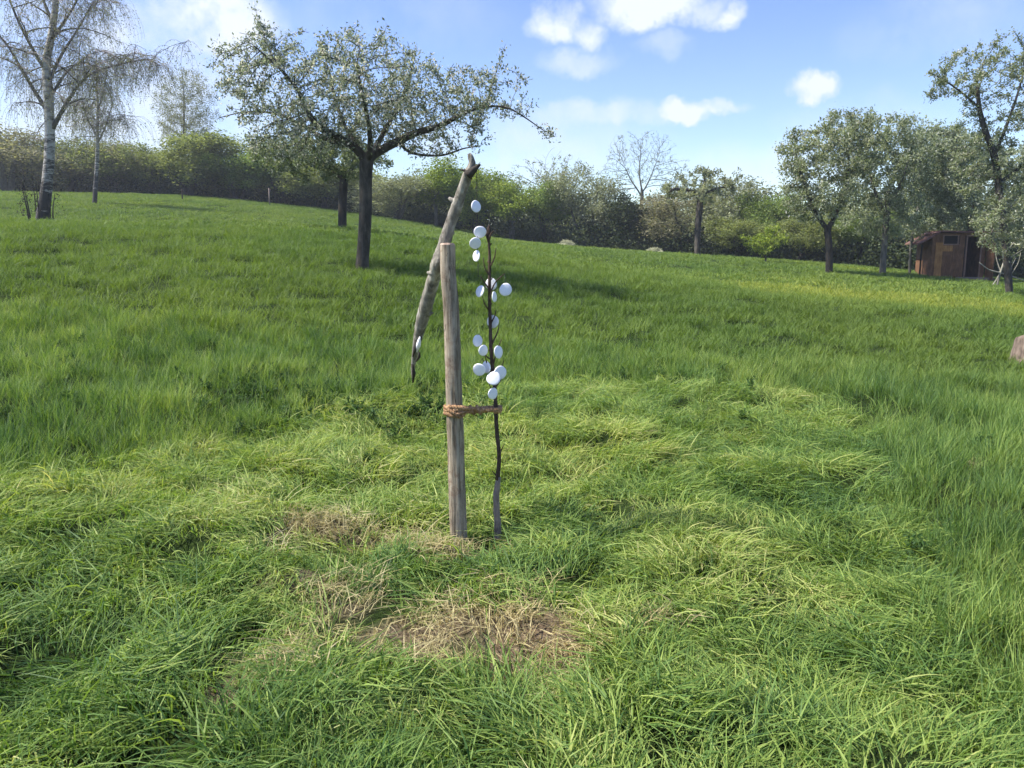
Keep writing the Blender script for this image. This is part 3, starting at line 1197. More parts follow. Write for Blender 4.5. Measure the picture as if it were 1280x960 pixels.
rope(ring(sx0, D0, .050, tz - .028, tz + .020, -1.2, 2.9), .0085)
ym = D0 + .01
rope([[sx0 - .03, D0 - .045, tz + .022], [sx0 + .045, D0 - .035, tz + .016], [sx0 + .10, ym - .012, tz + .004], [sx0 + .16, ym + .012, tz + .003],
      [sx1 + .012, S0 + .018, tz + .006], [sx1 + .022, S0, tz + .004], [sx1 + .008, S0 - .02, tz + .0], [sx0 + .15, ym - .014, tz + .0], [sx0 + .09, ym + .012, tz - .008], [sx0 + .04, D0 + .045, tz - .012]], .0115)
rope([[sx0 - .048, D0 - .01, tz - .018], [sx0, D0 - .055, tz - .02], [sx0 + .05, D0 - .03, tz - .006], [sx0 + .1, ym, tz - .012], [sx0 + .17, ym + .005, tz - .008], [sx1 + .015, S0 + .015, tz - .006], [sx1 + .02, S0 - .012, tz - .010], [sx1 - .01, S0 - .018, tz - .012]], .010)
rope([[sx0 + .075 + .016 * u * 2.2, ym + .022 * math.cos(u * 6.0), tz - .004 + .02 * math.sin(u * 6.0)] for u in np.linspace(0, 1.9, 18)], .007)
rope([[sx0 - .04, D0 - .035, tz + .02], [sx0 - .01, D0 - .062, tz - .0], [sx0 + .03, D0 - .05, tz - .03]], .0085)
q.V = [v - to for v in q.V]
link('coil', q.mesh('coil', [M['rope']], True), ty)

# white discs
DISCS = [  # px, py, rx, ry, depth offset, label, hangs from (px,py)
    (595, 258, 6.8, 8.4, -.03, 'topmost white disc hanging alone below the branch tip', None),
    (600, 290, 8.4, 8.0, -.03, 'upper of two overlapping white discs under the topmost one', None),
    (594, 304, 8.2, 7.2, -.045, 'lower of two overlapping white discs under the topmost one', None),
    (595.5, 320, 3.0, 8.0, -.03, 'narrow edge-on white disc, lowest on the thread from the branch', None),
    (614, 355, 8.0, 8.2, .03, 'lilac-shaded white disc behind the stem, upper sapling', (612, 344)),
    (600, 364, 5.6, 8.2, -.02, 'tilted white disc left of the stem, level with the far-out right one', (601, 345)),
    (632, 362, 8.8, 8.8, -.05, 'round bright white disc hanging farthest to the right of the stem', (631, 342)),
    (618, 371, 3.6, 7.5, -.02, 'small tilted white disc just right of the stem under the upper cluster', (613, 360)),
    (616, 402, 8.0, 9.0, .025, 'single white disc midway on the sapling between the two clusters', (614, 390)),
    (597, 426, 6.4, 8.5, -.02, 'upper left white disc of the lower cluster', (601, 416)),
    (604, 438, 7.4, 7.6, -.035, 'white disc overlapping the upper left one of the lower cluster', (605, 428)),
    (623, 440, 6.4, 9.0, -.03, 'tilted cream-white disc on the right of the lower cluster', (624, 430)),
    (599, 462, 9.0, 8.8, -.045, 'brightest white disc, left in the lower cluster', (603, 448)),
    (608, 459, 5.4, 8.5, -.01, 'white disc half hidden behind the brightest one', (608, 449)),
    (625, 466, 9.4, 9.8, -.03, 'large lilac-white disc on the right above the lowest pair', (627, 455)),
    (617, 473, 9.8, 9.6, -.05, 'large lilac-white disc in front of the stem near the bottom', (616, 462)),
    (616, 492, 6.8, 8.6, -.03, 'lowest white disc, just above the rope tie', (616, 481)),
]
disc_mesh_cache = []
for (a, b, rx, ry, dy, lab, hang) in DISCS:
    dep = (S0 if hang else D0 - .02) + dy
    c = P(a, b, dep)
    s_ = dep / F
    R0 = max(rx, ry) * s_ * .9
    g = np.random.default_rng(int(a * 7 + b))
    yaw = math.acos(min(1, rx / max(rx, ry))) * (1 if g.random() > .5 else -1) + g.normal() * .1
    pit = math.acos(min(1, ry / max(rx, ry))) * (1 if g.random() > .5 else -1) + g.normal() * .1
    root = empty('disc', c, lab, 'disc', 'white discs hanging on the sapling and branch')
    root.rotation_euler = (pit, 0, yaw)
    nn = 26
    an = np.linspace(0, 2 * math.pi, nn, endpoint=False)
    wob = 1 + .03 * np.sin(an * 2 + g.random() * 6) + .02 * np.sin(an * 3 + g.random() * 6)
    rings = []
    for (kr, ky) in ((0, -.0035), (.8, -.0035), (.97, -.002), (1, 0), (.97, .002), (.8, .0035), (0, .0035)):
        if kr == 0:
            continue
        rings.append(np.c_[R0 * kr * wob * np.cos(an), np.full(nn, ky) + .004 * kr * np.sin(an + 1), R0 * kr * wob * np.sin(an)])
    V = np.vstack(rings + [[[0, -.0035, 0]], [[0, .0035, 0]]])
    Q, T = [], []
    for k in range(4):
        for j in range(nn):
            Q.append([k * nn + j, (k + 1) * nn + j, (k + 1) * nn + (j + 1) % nn, k * nn + (j + 1) % nn])
    for j in range(nn):
        T.append([5 * nn, j, (j + 1) % nn])
        T.append([5 * nn + 1, 4 * nn + (j + 1) % nn, 4 * nn + j])
    link('plate', mesh_np('plate', V, [np.array(Q), np.array(T)], True, [M['disc']]), root)
    if hang:
        hp = P(hang[0], hang[1], S0 + dy * .6)
        from mathutils import Matrix, Euler
        inv = np.array(Euler(root.rotation_euler).to_matrix().inverted())
        q = Geo()
        e0 = inv @ (hp - c)
        e1 = np.array([0, 0, R0 * .9])
        q.tube(np.array([e0, (e0 + e1) / 2, e1]), .0012, 4)
        link('thread', q.mesh('thread', [M['thread']]), root)
q = Geo()
tt = P(596, 208, D0 - .03)
tp = [P(596, 208, D0 - .03), P(596, 240, D0 - .042), P(596.5, 280, D0 - .042), P(597, 310, D0 - .055), P(598, 346, D0 - .05)]
q.tube(np.array(tp) - tt, .0016, 5)
tag(link('thread', q.mesh('thread', [M['thread']]), None, tt), 'thin dark thread hanging from the branch tip with four white discs', 'thread')

# ------------------------------------------------------------------ trees
def finish_tree(name, base, Pn, par, r, n_init, label, cat, bark, leafm, g, nleaf, leafsize, spread, tip_r, group=None, up=.3, aspect=.5):
    t = empty(name, base, label, cat, group)
    q = Geo()
    tree_tubes(q, Pn - base, par, r)
    link('trunk', q.mesh(name + '_trunk', [bark], True), t)
    thin = np.where((r < tip_r) & (np.arange(len(r)) >= n_init * 0))[0]
    if nleaf:
        tt = np.repeat(g.random(nleaf // 8 + 1), 8)[:nleaf, None]
        k = np.repeat(g.choice(thin, nleaf // 8 + 1), 8)[:nleaf]
        pk = par[k]
        C = Pn[k] * tt + Pn[np.maximum(pk, 0)] * (1 - tt) + g.normal(size=(nleaf, 3)) * spread * np.repeat(g.uniform(.4, 1.5, nleaf // 8 + 1), 8)[:nleaf, None]
        # clumping
        q = Geo()
        q.leaves(C - base, leafsize, g, up, aspect)
        link('crown', q.mesh(name + '_crown', [leafm]), t)
    return t


# the main apple tree
D = 15.0
base = P(453, 333, D)
base[2] = gz(base[0], D)
g = np.random.default_rng(21)
paths = [px_path([(452, 340, 0, .15), (453, 326, 0, .125), (455, 300, 0, .108), (457, 260, 0, .104), (457, 225, 0, .104), (458, 200, 0, .115)], D)]
paths += [px_path([(a_, b_, c_, d_ * (.7 if k_ else .85)) for k_, (a_, b_, c_, d_) in enumerate(p)], D) for p in (
    [(458, 202, 0, .11), (443, 184, -.1, .10), (420, 170, -.2, .09), (398, 158, -.3, .08), (384, 138, -.4, .06), (372, 112, -.5, .045), (352, 88, -.6, .035), (330, 68, -.7, .02), (312, 52, -.8, .01)],
    [(440, 181, 0, .07), (412, 176, .3, .06), (380, 158, .6, .045), (345, 142, .9, .03), (305, 140, 1.1, .02), (272, 148, 1.2, .01)],
    [(458, 200, 0, .12), (472, 190, .1, .115), (495, 178, .2, .11), (520, 166, .2, .095), (548, 158, .1, .075), (572, 146, 0, .055), (600, 134, -.1, .035), (632, 134, -.2, .026), (655, 146, -.2, .018), (678, 162, -.2, .012), (694, 171, -.2, .006)],
    [(500, 180, .2, .045), (512, 190, .1, .04), (530, 194, 0, .034), (555, 194, -.1, .028), (578, 186, -.2, .02), (600, 182, -.2, .01)],
    [(460, 205, 0, .08), (463, 175, -.3, .07), (458, 140, -.7, .05), (450, 105, -1.0, .035), (446, 70, -1.2, .02)],
    [(462, 200, 0, .08), (480, 165, .4, .065), (500, 130, .8, .045), (512, 95, 1.1, .03), (520, 65, 1.2, .015)],
    [(455, 195, 0, .07), (432, 160, .5, .055), (418, 120, .9, .04), (410, 80, 1.1, .02)],
    [(608, 133, 0, .016), (614, 112, 0, .012), (622, 85, .1, .009), (632, 55, .1, .004)],
    [(606, 134, -.1, .014), (598, 150, -.2, .01), (592, 168, -.2, .007), (588, 185, -.2, .004)],
    [(345, 80, -.6, .016), (335, 58, -.6, .01), (325, 32, -.6, .006), (318, 8, -.6, .003)],
)]
els = [px_ell(360, 105, D, 95, 62, 1.5, 1.5), px_ell(460, 108, D, 105, 64, 1.9, 2.3), px_ell(555, 125, D, 78, 48, 1.3, 1.2), px_ell(365, 175, D, 75, 34, 1.2, .7),
       px_ell(430, 165, D, 60, 32, 1.0, .5), px_ell(310, 100, D, 45, 45, .8, .4), px_ell(605, 145, D, 40, 32, .5, .25), px_ell(648, 115, D, 26, 26, .25, .1), px_ell(540, 175, D, 60, 18, .5, .2), px_ell(460, 150, D, 120, 36, 1.4, 1.1)]
att = ell_points(g, els, 2700)
Pn, par, rad, ni = grow(paths, att, .11, 1.1, .16, 90, g, (0, 0, .12), .28, 7000)
r = radii(par, rad, .0045, 2.3)
r = np.minimum(r, np.where(rad > 0, np.maximum(rad, r), .05))
finish_tree('apple_tree', base, Pn, par, r, ni, 'large spreading old apple tree with bare dark trunk in the middle of the meadow', 'apple tree',
            M['apple_bark'], M['apple_leaf'], g, 34000, .056, .05, .010)


def auto_tree(name, label, cat, D, trunk, els, natt, leafm, bark, nleaf, leafsize, seed, step=.16, spread=.07, kill=.25, infl=1.6, tip=.006, tip_r=.02, group=None, jit=.28, trop=(0, 0, .12), extra=(), up=.3):
    g = np.random.default_rng(seed)
    paths = [px_path(trunk, D)] + [px_path(p, D) for p in extra]
    b = paths[0][0, :3].copy()
    b[2] = gz(b[0], b[1])
    paths[0][0, 2] = b[2] - .1
    att = ell_points(g, [px_ell(a, c, D + dd, rx, ry, rd, w) for (a, c, dd, rx, ry, rd, w) in els], natt)
    Pn, par, rad, ni = grow(paths, att, step, infl, kill, 80, g, trop, jit, 5000)
    r = radii(par, rad, tip, 2.3)
    r = np.minimum(r, np.where(rad > 0, np.maximum(rad, r), .06))
    return finish_tree(name, b, Pn, par, r, ni, label, cat, bark, leafm, g, nleaf, leafsize, spread, tip_r, group, up)


# the apple behind it
auto_tree('apple_tree', 'smaller apple tree standing behind the large one, its trunk left of the big trunk', 'apple tree', 24.5,
          [(428, 288, 0, .14), (428, 262, 0, .12), (429, 236, 0, .12), (430, 222, 0, .11)],
          [(385, 195, 0, 55, 34, 1.6, 1), (430, 195, 0, 45, 32, 1.5, .9), (340, 190, 0, 35, 26, 1.0, .4), (470, 200, 0, 25, 16, .8, .2)], 700, M['apple_leaf2'], M['dark_bark'], 13000, .09, 31,
          extra=([(430, 224, 0, .08), (410, 208, 0, .06), (380, 200, .2, .045), (350, 195, .3, .02)], [(430, 224, 0, .07), (445, 205, .2, .05), (465, 195, .4, .02)]))
# the apple at the far edge right of centre
auto_tree('apple_tree', 'old pruned apple tree with a dark trunk at the far meadow edge, right of centre', 'apple tree', 44,
          [(872, 318, 0, .17), (872, 290, 0, .15), (874, 265, 0, .16), (876, 245, 0, .15)],
          [(870, 232, 0, 48, 24, 1.8, 1), (905, 228, 0, 30, 22, 1.2, .4), (845, 245, 0, 22, 16, .8, .2)], 420, M['grey'], M['apple_bark'], 3600, .15, 33, step=.25, kill=.4, infl=2.2,
          extra=([(876, 248, 0, .13), (862, 238, 0, .11), (838, 236, 0, .08)], [(876, 248, 0, .12), (881, 228, 0, .07), (878, 214, .1, .03)], [(876, 246, 0, .1), (895, 236, .1, .07), (915, 232, .1, .03)]))

# right-hand orchard
auto_tree('orchard_tree', 'leafy round orchard tree with a short dark forked trunk, leftmost of the right-hand orchard', 'tree', 33,
          [(1037, 330, 0, .16), (1036, 305, 0, .14), (1034, 286, 0, .15)],
          [(1035, 215, 0, 52, 62, 2.0, 1.3), (1000, 215, 0, 30, 52, 1.2, .6), (1060, 185, 0, 42, 42, 1.6, .8), (1010, 255, 0, 38, 26, 1.3, .5), (990, 190, 0, 20, 34, 1, .4), (1055, 155, 0, 30, 20, 1.2, .4)], 1400, M['pale_leaf2'], M['dark_bark'], 19000, .115, 35, step=.22, kill=.32, infl=2.0, spread=.11,
          extra=([(1034, 288, 0, .11), (1046, 265, 0, .09), (1058, 225, 0, .06), (1062, 180, 0, .03)], [(1034, 288, 0, .11), (1018, 262, 0, .08), (1004, 225, .2, .05), (992, 180, .2, .02)]))
auto_tree('orchard_tree', 'pale grey green orchard tree with a tall trunk, left of the brown hut', 'tree', 35,
          [(1103, 343, 0, .15), (1105, 310, 0, .13), (1108, 275, 0, .12), (1110, 240, 0, .1)],
          [(1110, 205, 0, 50, 62, 1.9, 1.3), (1085, 235, .5, 36, 50, 1.5, .7), (1140, 190, .5, 40, 45, 1.5, .7), (1120, 265, .3, 44, 34, 1.4, .7), (1085, 275, .3, 34, 28, 1.4, .5), (1095, 160, 0, 40, 22, 1.3, .5)], 1400, M['pale_leaf'], M['grey_bark'], 20000, .12, 36, step=.22, kill=.32, infl=2.0, spread=.12,
          extra=([(1108, 270, 0, .08), (1092, 235, .3, .06), (1084, 200, .4, .03)], [(1108, 262, 0, .08), (1128, 225, .3, .06), (1140, 180, .4, .03)]))
auto_tree('orchard_tree', 'slim pale-stemmed orchard tree just left of the hut roof', 'tree', 37,
          [(1137, 345, 0, .07), (1138, 315, 0, .065), (1142, 285, 0, .06), (1150, 250, .2, .05)],
          [(1160, 205, 0.5, 45, 52, 1.6, 1.2), (1195, 195, .8, 36, 36, 1.4, .7), (1180, 250, .8, 50, 38, 1.6, .9), (1145, 285, 0, 20, 24, .6, .3)], 900, M['pale_leaf'], M['grey_bark'], 20000, .13, 37, step=.22, kill=.32, infl=2.2, spread=.12,
          extra=([(1146, 265, .1, .045), (1170, 235, .5, .035), (1185, 215, .8, .02)],))
auto_tree('orchard_tree', 'tall orchard tree with open crown rising above the hut at the right edge', 'tree', 26,
          [(1262, 372, 0, .12), (1259, 330, 0, .105), (1254, 280, 0, .10), (1248, 230, 0, .10), (1243, 195, 0, .10), (1232, 165, -.1, .09), (1224, 135, -.1, .07), (1222, 110, -.2, .05)],
          [(1215, 95, 0, 52, 38, 1.3, .8), (1185, 98, 0, 34, 26, .8, .35), (1265, 80, 0, 55, 40, 1.4, .9), (1262, 235, .3, 50, 50, 1.5, 1.3), (1250, 290, .2, 36, 40, 1.2, .7), (1230, 200, .2, 40, 40, 1.2, .5), (1246, 285, -.9, 32, 42, .8, .9), (1300, 150, 0, 50, 90, 1.5, 1.2), (1225, 160, 0, 36, 34, 1.0, .4), (1205, 210, .5, 30, 34, 1.0, .4)], 1300, M['pale_leaf2'], M['apple_bark'], 24000, .08, 38, step=.17, kill=.26, infl=1.9, spread=.06,
          extra=([(1250, 255, 0, .05), (1246, 262, -.4, .04), (1242, 280, -.8, .03), (1238, 300, -1.0, .015)], [(1243, 195, 0, .06), (1255, 165, .1, .05), (1268, 130, .2, .04), (1280, 90, .3, .02)], [(1224, 135, -.1, .04), (1205, 118, -.3, .03), (1180, 100, -.3, .02), (1160, 90, -.3, .01)], [(1248, 230, 0, .06), (1275, 210, .2, .05), (1310, 190, .3, .04)]))
auto_tree('orchard_tree', 'broad grey green orchard tree filling the gap behind the hut', 'tree', 42,
          [(1215, 345, 0, .15), (1215, 310, 0, .13), (1212, 275, 0, .12)],
          [(1205, 220, 0, 62, 50, 2.2, 1.2), (1250, 260, 0, 50, 45, 2.0, .9), (1160, 260, 0, 30, 40, 1.5, .5), (1190, 185, 0, 50, 30, 1.8, .6), (1275, 220, 0, 50, 50, 2, .9)], 1300, M['pale_leaf'], M['dark_bark'], 24000, .16, 39, step=.26, kill=.4, infl=2.6, spread=.15)

# small yellow green bush left of the orchard
auto_tree('small_tree', 'small yellow green bushy tree in front of the hedge left of the orchard', 'tree', 39,
          [(957, 334, 0, .05), (957, 318, 0, .045), (956, 305, 0, .04)], [(955, 303, 0, 30, 16, .9, 1), (968, 290, 0, 20, 12, .6, .3)], 200, M['yellow'], M['grey_bark'], 2600, .11, 40, step=.16, kill=.24)

# ---- birches
M['twig'] = plain_mat('birch twig', (.30, .245, .21), .7, .3, 3)
def birch(name, label, D, trunk, limbs, ntw, seed, twl, nleaf, tw_r=.006, leafsize=.045, taper=None, extra_tw=()):
    g = np.random.default_rng(seed)
    tp = px_path(trunk, D)
    base = tp[0, :3].copy()
    base[2] = gz(base[0], base[1])
    tp[0, 2] = base[2] - .1
    q = Geo()
    q.tube(tp[:, :3] - base, tp[:, 3], 10, True, .1, 1)
    t = empty(name, base, label, 'birch')
    link('trunk', q.mesh(name + '_trunk', [M['birch_bark']], True), t)
    q = Geo()
    carr = []
    for L in limbs:
        lp = px_path(L, D)
        q.tube(lp[:, :3] - base, lp[:, 3], 6, True, .1, 2)
        carr.append(lp)
    up_part = tp[len(tp) // 2:]
    # secondary limbs
    for src in list(carr) + [up_part]:
        for k in range(max(3, len(src) // 2)):
            i = int(g.integers(1, len(src)))
            s0 = src[i, :3]
            a = g.uniform(0, 6.28)
            dv = np.array([math.cos(a), math.sin(a) * .7, g.uniform(.3, 1.1)])
            dv /= np.linalg.norm(dv)
            ll = g.uniform(.8, 2.0)
            pts = [s0]
            for s_ in range(7):
                dv = dv + np.array([0, 0, -.11]) + g.normal(size=3) * .1
                dv /= np.linalg.norm(dv)
                pts.append(pts[-1] + dv * ll / 7)
            rr = np.linspace(min(.03, src[i, 3] * .6), .006, 8)
            pts = np.array(pts)
            q.tube(pts - base, rr, 4, False)
            carr.append(np.c_[pts, rr])
    link('limbs', q.mesh(name + '_limbs', [M['grey_bark']], True), t)
    q = Geo()
    leafC = []
    if seed == 61:
        sk = Geo()
        for k in range(9):
            a = g.uniform(0, 6.28)
            s0 = np.array([math.cos(a) * .35, math.sin(a) * .3, -.1])
            sk.tube(np.array([s0, s0 * 1.2 + [0, 0, .8], s0 * 1.5 + [0, 0, g.uniform(1.2, 2.2)]]), [.03, .02, .008], 5)
            sk.leaves(s0 * 1.4 + np.c_[g.normal(size=(60, 2)) * .12, g.uniform(.5, 2.0, 60)], .07, g)
        link('suckers', sk.mesh(name + '_suckers', [M['dark_bark']]), t)
    w = np.array([len(c) for c in carr], float)
    w /= w.sum()
    for k in range(ntw):
        c = carr[int(g.choice(len(carr), p=w))]
        i = int(g.integers(len(c) // 3, len(c)))
        s0 = c[i, :3]
        a = g.uniform(0, 6.28)
        dv = np.array([math.cos(a), math.sin(a), g.uniform(-.2, .7)])
        dv /= np.linalg.norm(dv)
        ll = g.uniform(.5, 1.3) * twl
        pts = [s0]
        for s_ in range(8):
            dv = dv + np.array([0, 0, -.38]) + g.normal(size=3) * .12
            dv /= np.linalg.norm(dv)
            pts.append(pts[-1] + dv * ll / 8)
        pts = np.array(pts)
        q.tube(pts - base, np.linspace(tw_r, tw_r * .5, 9), 3, False)
        leafC.append(pts[2:])
    link('twigs', q.mesh(name + '_twigs', [M['twig']]), t)
    LC = np.vstack(leafC)
    C = LC[g.integers(0, len(LC), nleaf)] + g.normal(size=(nleaf, 3)) * .05
    q = Geo()
    q.leaves(C - base, leafsize, g, -.8, .5)
    link('crown', q.mesh(name + '_crown', [M['birch_leaf']]), t)
    return t


birch('birch_tree', 'white barked birch with drooping bare twigs nearest the left edge', 27,
      [(52, 292, 0, .27), (54, 268, 0, .21), (58, 235, 0, .175), (62, 190, 0, .16), (62, 150, 0, .15), (60, 110, 0, .15), (58, 80, 0, .13), (64, 45, 0, .11), (70, 0, 0, .09), (74, -60, 0, .07), (78, -130, 0, .04), (80, -200, 0, .02)],
      [[(66, 160, 0, .09), (78, 138, -.1, .07), (92, 115, -.2, .055), (108, 96, -.3, .045), (130, 86, -.3, .035), (160, 78, -.3, .025), (185, 75, -.2, .018), (200, 82, -.2, .01)],
       [(60, 140, 0, .08), (42, 112, .2, .06), (26, 85, .3, .05), (8, 55, .3, .035), (-20, 25, .3, .02)],
       [(62, 100, 0, .07), (76, 70, .3, .05), (95, 40, .5, .035), (115, 5, .6, .02)],
       [(58, 90, 0, .07), (40, 60, -.3, .05), (20, 20, -.5, .04), (5, -20, -.5, .02)],
       [(64, 50, 0, .06), (85, 20, -.3, .04), (105, -15, -.4, .02)],
       [(66, 30, 0, .06), (50, -10, .3, .04), (30, -60, .3, .02)],
       [(64, 120, 0, .05), (82, 92, .4, .04), (105, 78, .7, .03), (135, 95, .8, .015)]], 1900, 61, 1.25, 24000, .0055, .05)
birch('birch_tree', 'thin weeping birch standing between the leftmost birch and the hedge', 44,
      [(118, 265, 0, .14), (119, 240, 0, .12), (121, 205, 0, .10), (122, 170, 0, .085), (122, 130, 0, .07), (121, 95, 0, .045), (120, 70, 0, .02)],
      [[(122, 180, 0, .05), (133, 155, 0, .04), (142, 125, 0, .02)], [(121, 170, 0, .05), (108, 145, 0, .04), (100, 115, 0, .02)], [(122, 140, 0, .04), (130, 110, 0, .03), (134, 88, 0, .02)]], 520, 63, 1.8, 9000, .008, .075)
# drooping end of the birch branch and the pale tree behind the hedge
auto_tree('poplar_tree', 'tall pale feathery tree rising behind the flat-topped bush on the left', 'tree', 68,
          [(231, 245, 0, .18), (231, 200, 0, .14), (230, 160, 0, .1), (230, 115, 0, .05)],
          [(215, 140, 0, 24, 42, 1.5, 1), (248, 135, 0, 24, 42, 1.5, 1), (230, 105, 0, 18, 20, 1.2, .5), (232, 160, 0, 34, 26, 2, .8)], 2200, M['birch_leaf'], M['grey_bark'], 20000, .10, 65, step=.22, kill=.27, tip=.005, infl=2.6, trop=(0, 0, .45), spread=.15)
auto_tree('bare_tree', 'tall leafless tree with fine open twigs above the hedge, right of centre', 'tree', 58,
          [(800, 300, 0, .2), (801, 270, 0, .16), (803, 240, 0, .12)],
          [(785, 205, 0, 32, 38, 2.0, 1), (815, 200, 0, 34, 36, 2.0, 1), (845, 225, 0, 24, 24, 1.5, .5), (758, 235, 0, 24, 24, 1.5, .4)], 2400, M['grey'], M['grey_bark'], 3500, .08, 66, step=.22, kill=.26, infl=2.6, tip=.006, trop=(0, 0, .5),
          extra=([(803, 242, 0, .07), (799, 215, 0, .04), (801, 190, .1, .015)], [(803, 242, 0, .06), (814, 220, 0, .035), (822, 196, .1, .015)], [(803, 245, 0, .06), (788, 224, 0, .035), (779, 202, .1, .015)]))
auto_tree('bare_tree', 'leafless twiggy bush tree above the yellow green bushes right of the stake', 'tree', 62,
          [(690, 300, 0, .12), (690, 270, 0, .1), (688, 245, 0, .07)],
          [(675, 215, 0, 24, 24, 1.6, 1), (705, 212, 0, 26, 26, 1.6, 1), (650, 225, 0, 20, 16, 1.2, .4)], 420, M['grey'], M['grey_bark'], 700, .13, 67, step=.3, kill=.4, infl=2.4, tip=.009, trop=(0, 0, .5))

# ---- hedge: a few grown forms, copied
def bush_form(seed, bark, leafm, nleaf, leafsize, hgt=5.0, wid=2.2, low=.12, natt=330, spread=.2, tip=.011, trop=(0, 0, .3)):
    g = np.random.default_rng(seed)
    nst = int(g.integers(2, 4))
    paths = []
    for k in range(nst):
        a = g.uniform(0, 6.28)
        b = g.uniform(0, 6.28)
        top = np.array([math.cos(b) * wid * .25, math.sin(b) * wid * .25, hgt * .42])
        s0 = np.array([math.cos(a) * .12 * k, math.sin(a) * .12 * k, -.15])
        paths.append(np.array([[*(s0 * (1 - t) + top * t + np.array([0, 0, 0])), .11 * (1 - .6 * t)] for t in np.linspace(0, 1, 7)]))
    paths = [paths[0]] + [np.vstack([paths[0][0], p[1:]]) for p in paths[1:]]
    els = []
    for k in range(7):
        a = g.uniform(0, 6.28)
        rr = g.uniform(0, .55) * wid
        z = g.uniform(low + .25, .78) * hgt
        els.append(((math.cos(a) * rr, math.sin(a) * rr, z), (wid * g.uniform(.4, .6), wid * g.uniform(.4, .6), hgt * g.uniform(.16, .24)), 1.0))
    att = ell_points(g, els, natt)
    att = att[att[:, 2] > low * hgt]
    Pn, par, rad, ni = grow(paths, att, .26, 2.4, .36, 60, g, trop, .3, 2500)
    r = radii(par, rad, tip, 2.3)
    r = np.minimum(r, np.where(rad > 0, np.maximum(rad, r), .05))
    q = Geo()
    tree_tubes(q, Pn, par, r, 6)
    tm_ = q.mesh('bush_trunk', [bark], True)
    k = g.choice(np.where(r < .03)[0], nleaf)
    C = Pn[k] + g.normal(size=(nleaf, 3)) * spread
    C[:, 2] = np.maximum(C[:, 2], .1)
    q = Geo()
    q.leaves(C, leafsize, g, .3, .6)
    return tm_, q.mesh('bush_crown', [leafm]), float(C[:, 2].max()), float(np.percentile(np.abs(C[:, 0]), 97))


FORMS = {
    'yellow': [bush_form(201, M['grey_bark'], M['yellow'], 12000, .12, low=.05), bush_form(202, M['grey_bark'], M['yellow'], 12000, .12, low=.05)],
    'green': [bush_form(203, M['dark_bark'], M['green'], 12000, .12, low=.05), bush_form(204, M['dark_bark'], M['green'], 12000, .12, low=.05)],
    'olive': [bush_form(205, M['dark_bark'], M['olive'], 12000, .12, low=.08), bush_form(206, M['dark_bark'], M['olive'], 12000, .12, low=.08)],
    'brown': [bush_form(207, M['grey_bark'], M['brown'], 11000, .10, low=.1, natt=420), bush_form(208, M['grey_bark'], M['brown'], 11000, .10, low=.1, natt=420)],
    'grey': [bush_form(209, M['grey_bark'], M['grey'], 11000, .11, low=.08, natt=420), bush_form(210, M['grey_bark'], M['grey'], 11000, .11, low=.08, natt=420)],
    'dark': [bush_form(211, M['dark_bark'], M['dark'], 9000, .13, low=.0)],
}
HEDGE = [  # px, width px, top py, depth, form, label
    (18, 130, 148, 58, 'brown', 'brown budding thicket tree at the left edge behind the nearest birch'),
    (92, 90, 166, 60, 'olive', 'olive hedge tree directly right of the nearest birch trunk'),
    (150, 80, 172, 61, 'brown', 'brownish hedge bush between the thin weeping birch and the flat-topped bush'),
    (196, 60, 178, 61, 'olive', 'low olive bush tucked against the left side of the flat-topped bush'),
    (240, 100, 158, 59, 'olive', 'broad flat-topped olive bush under the tall feathery tree'),
    (302, 62, 186, 59, 'green', 'green bush in the hedge left of the smaller apple crown'),
    (350, 80, 180, 59, 'green', 'green hedge bush behind the smaller apple tree crown'),
    (405, 70, 196, 58, 'olive', 'olive hedge bush behind the smaller apple tree trunk'),
    (495, 66, 214, 57, 'grey', 'grey brown bush in the hedge right of the big apple trunk'),
    (545, 76, 192, 57, 'yellow', 'bright yellow green bush left of the leaning branch'),
    (594, 56, 200, 58, 'yellow', 'yellow green bush directly behind the topmost disc'),
    (640, 70, 206, 57, 'yellow', 'yellow green bush just right of the discs'),
    (684, 60, 226, 57, 'green', 'low green bush under the leafless twiggy bush tree'),
    (728, 84, 200, 56, 'grey', 'tall rounded grey brown bush right of the yellow green bushes'),
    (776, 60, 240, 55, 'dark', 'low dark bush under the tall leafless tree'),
    (832, 72, 232, 54, 'brown', 'brown grey bush left of the pruned apple tree'),
    (905, 74, 208, 52, 'grey', 'pale grey bush behind the pruned apple tree crown'),
    (925, 56, 268, 49, 'olive', 'low olive bush right of the pruned apple trunk'),
    (955, 66, 234, 50, 'green', 'green hedge bush left of the leftmost orchard tree'),
    (1000, 60, 262, 46, 'olive', 'olive bush under the left side of the orchard crowns'),
    (1075, 70, 262, 46, 'green', 'green bush seen between the first two orchard trunks'),
]
for i, (px, w, ty_, dep, form, lab) in enumerate(HEDGE):
    tm_, cm_, ht, hw = FORMS[form][i % len(FORMS[form])]
    c = P(px, 300, dep)
    z = gz(c[0], dep)
    top = P(px, ty_, dep)[2]
    sz = (top - z) / ht
    sx_ = (w / 2 * dep / F) / hw * 1.15
    t = empty('hedge_bush', (c[0], dep, z), lab, 'bush', 'bushes and trees of the hedge along the far meadow edge', rz=float(i * 1.7))
    t.scale = (sx_, sx_, sz)
    for nm, me in (('trunk', tm_), ('crown', cm_)):
        link(nm, me, t)


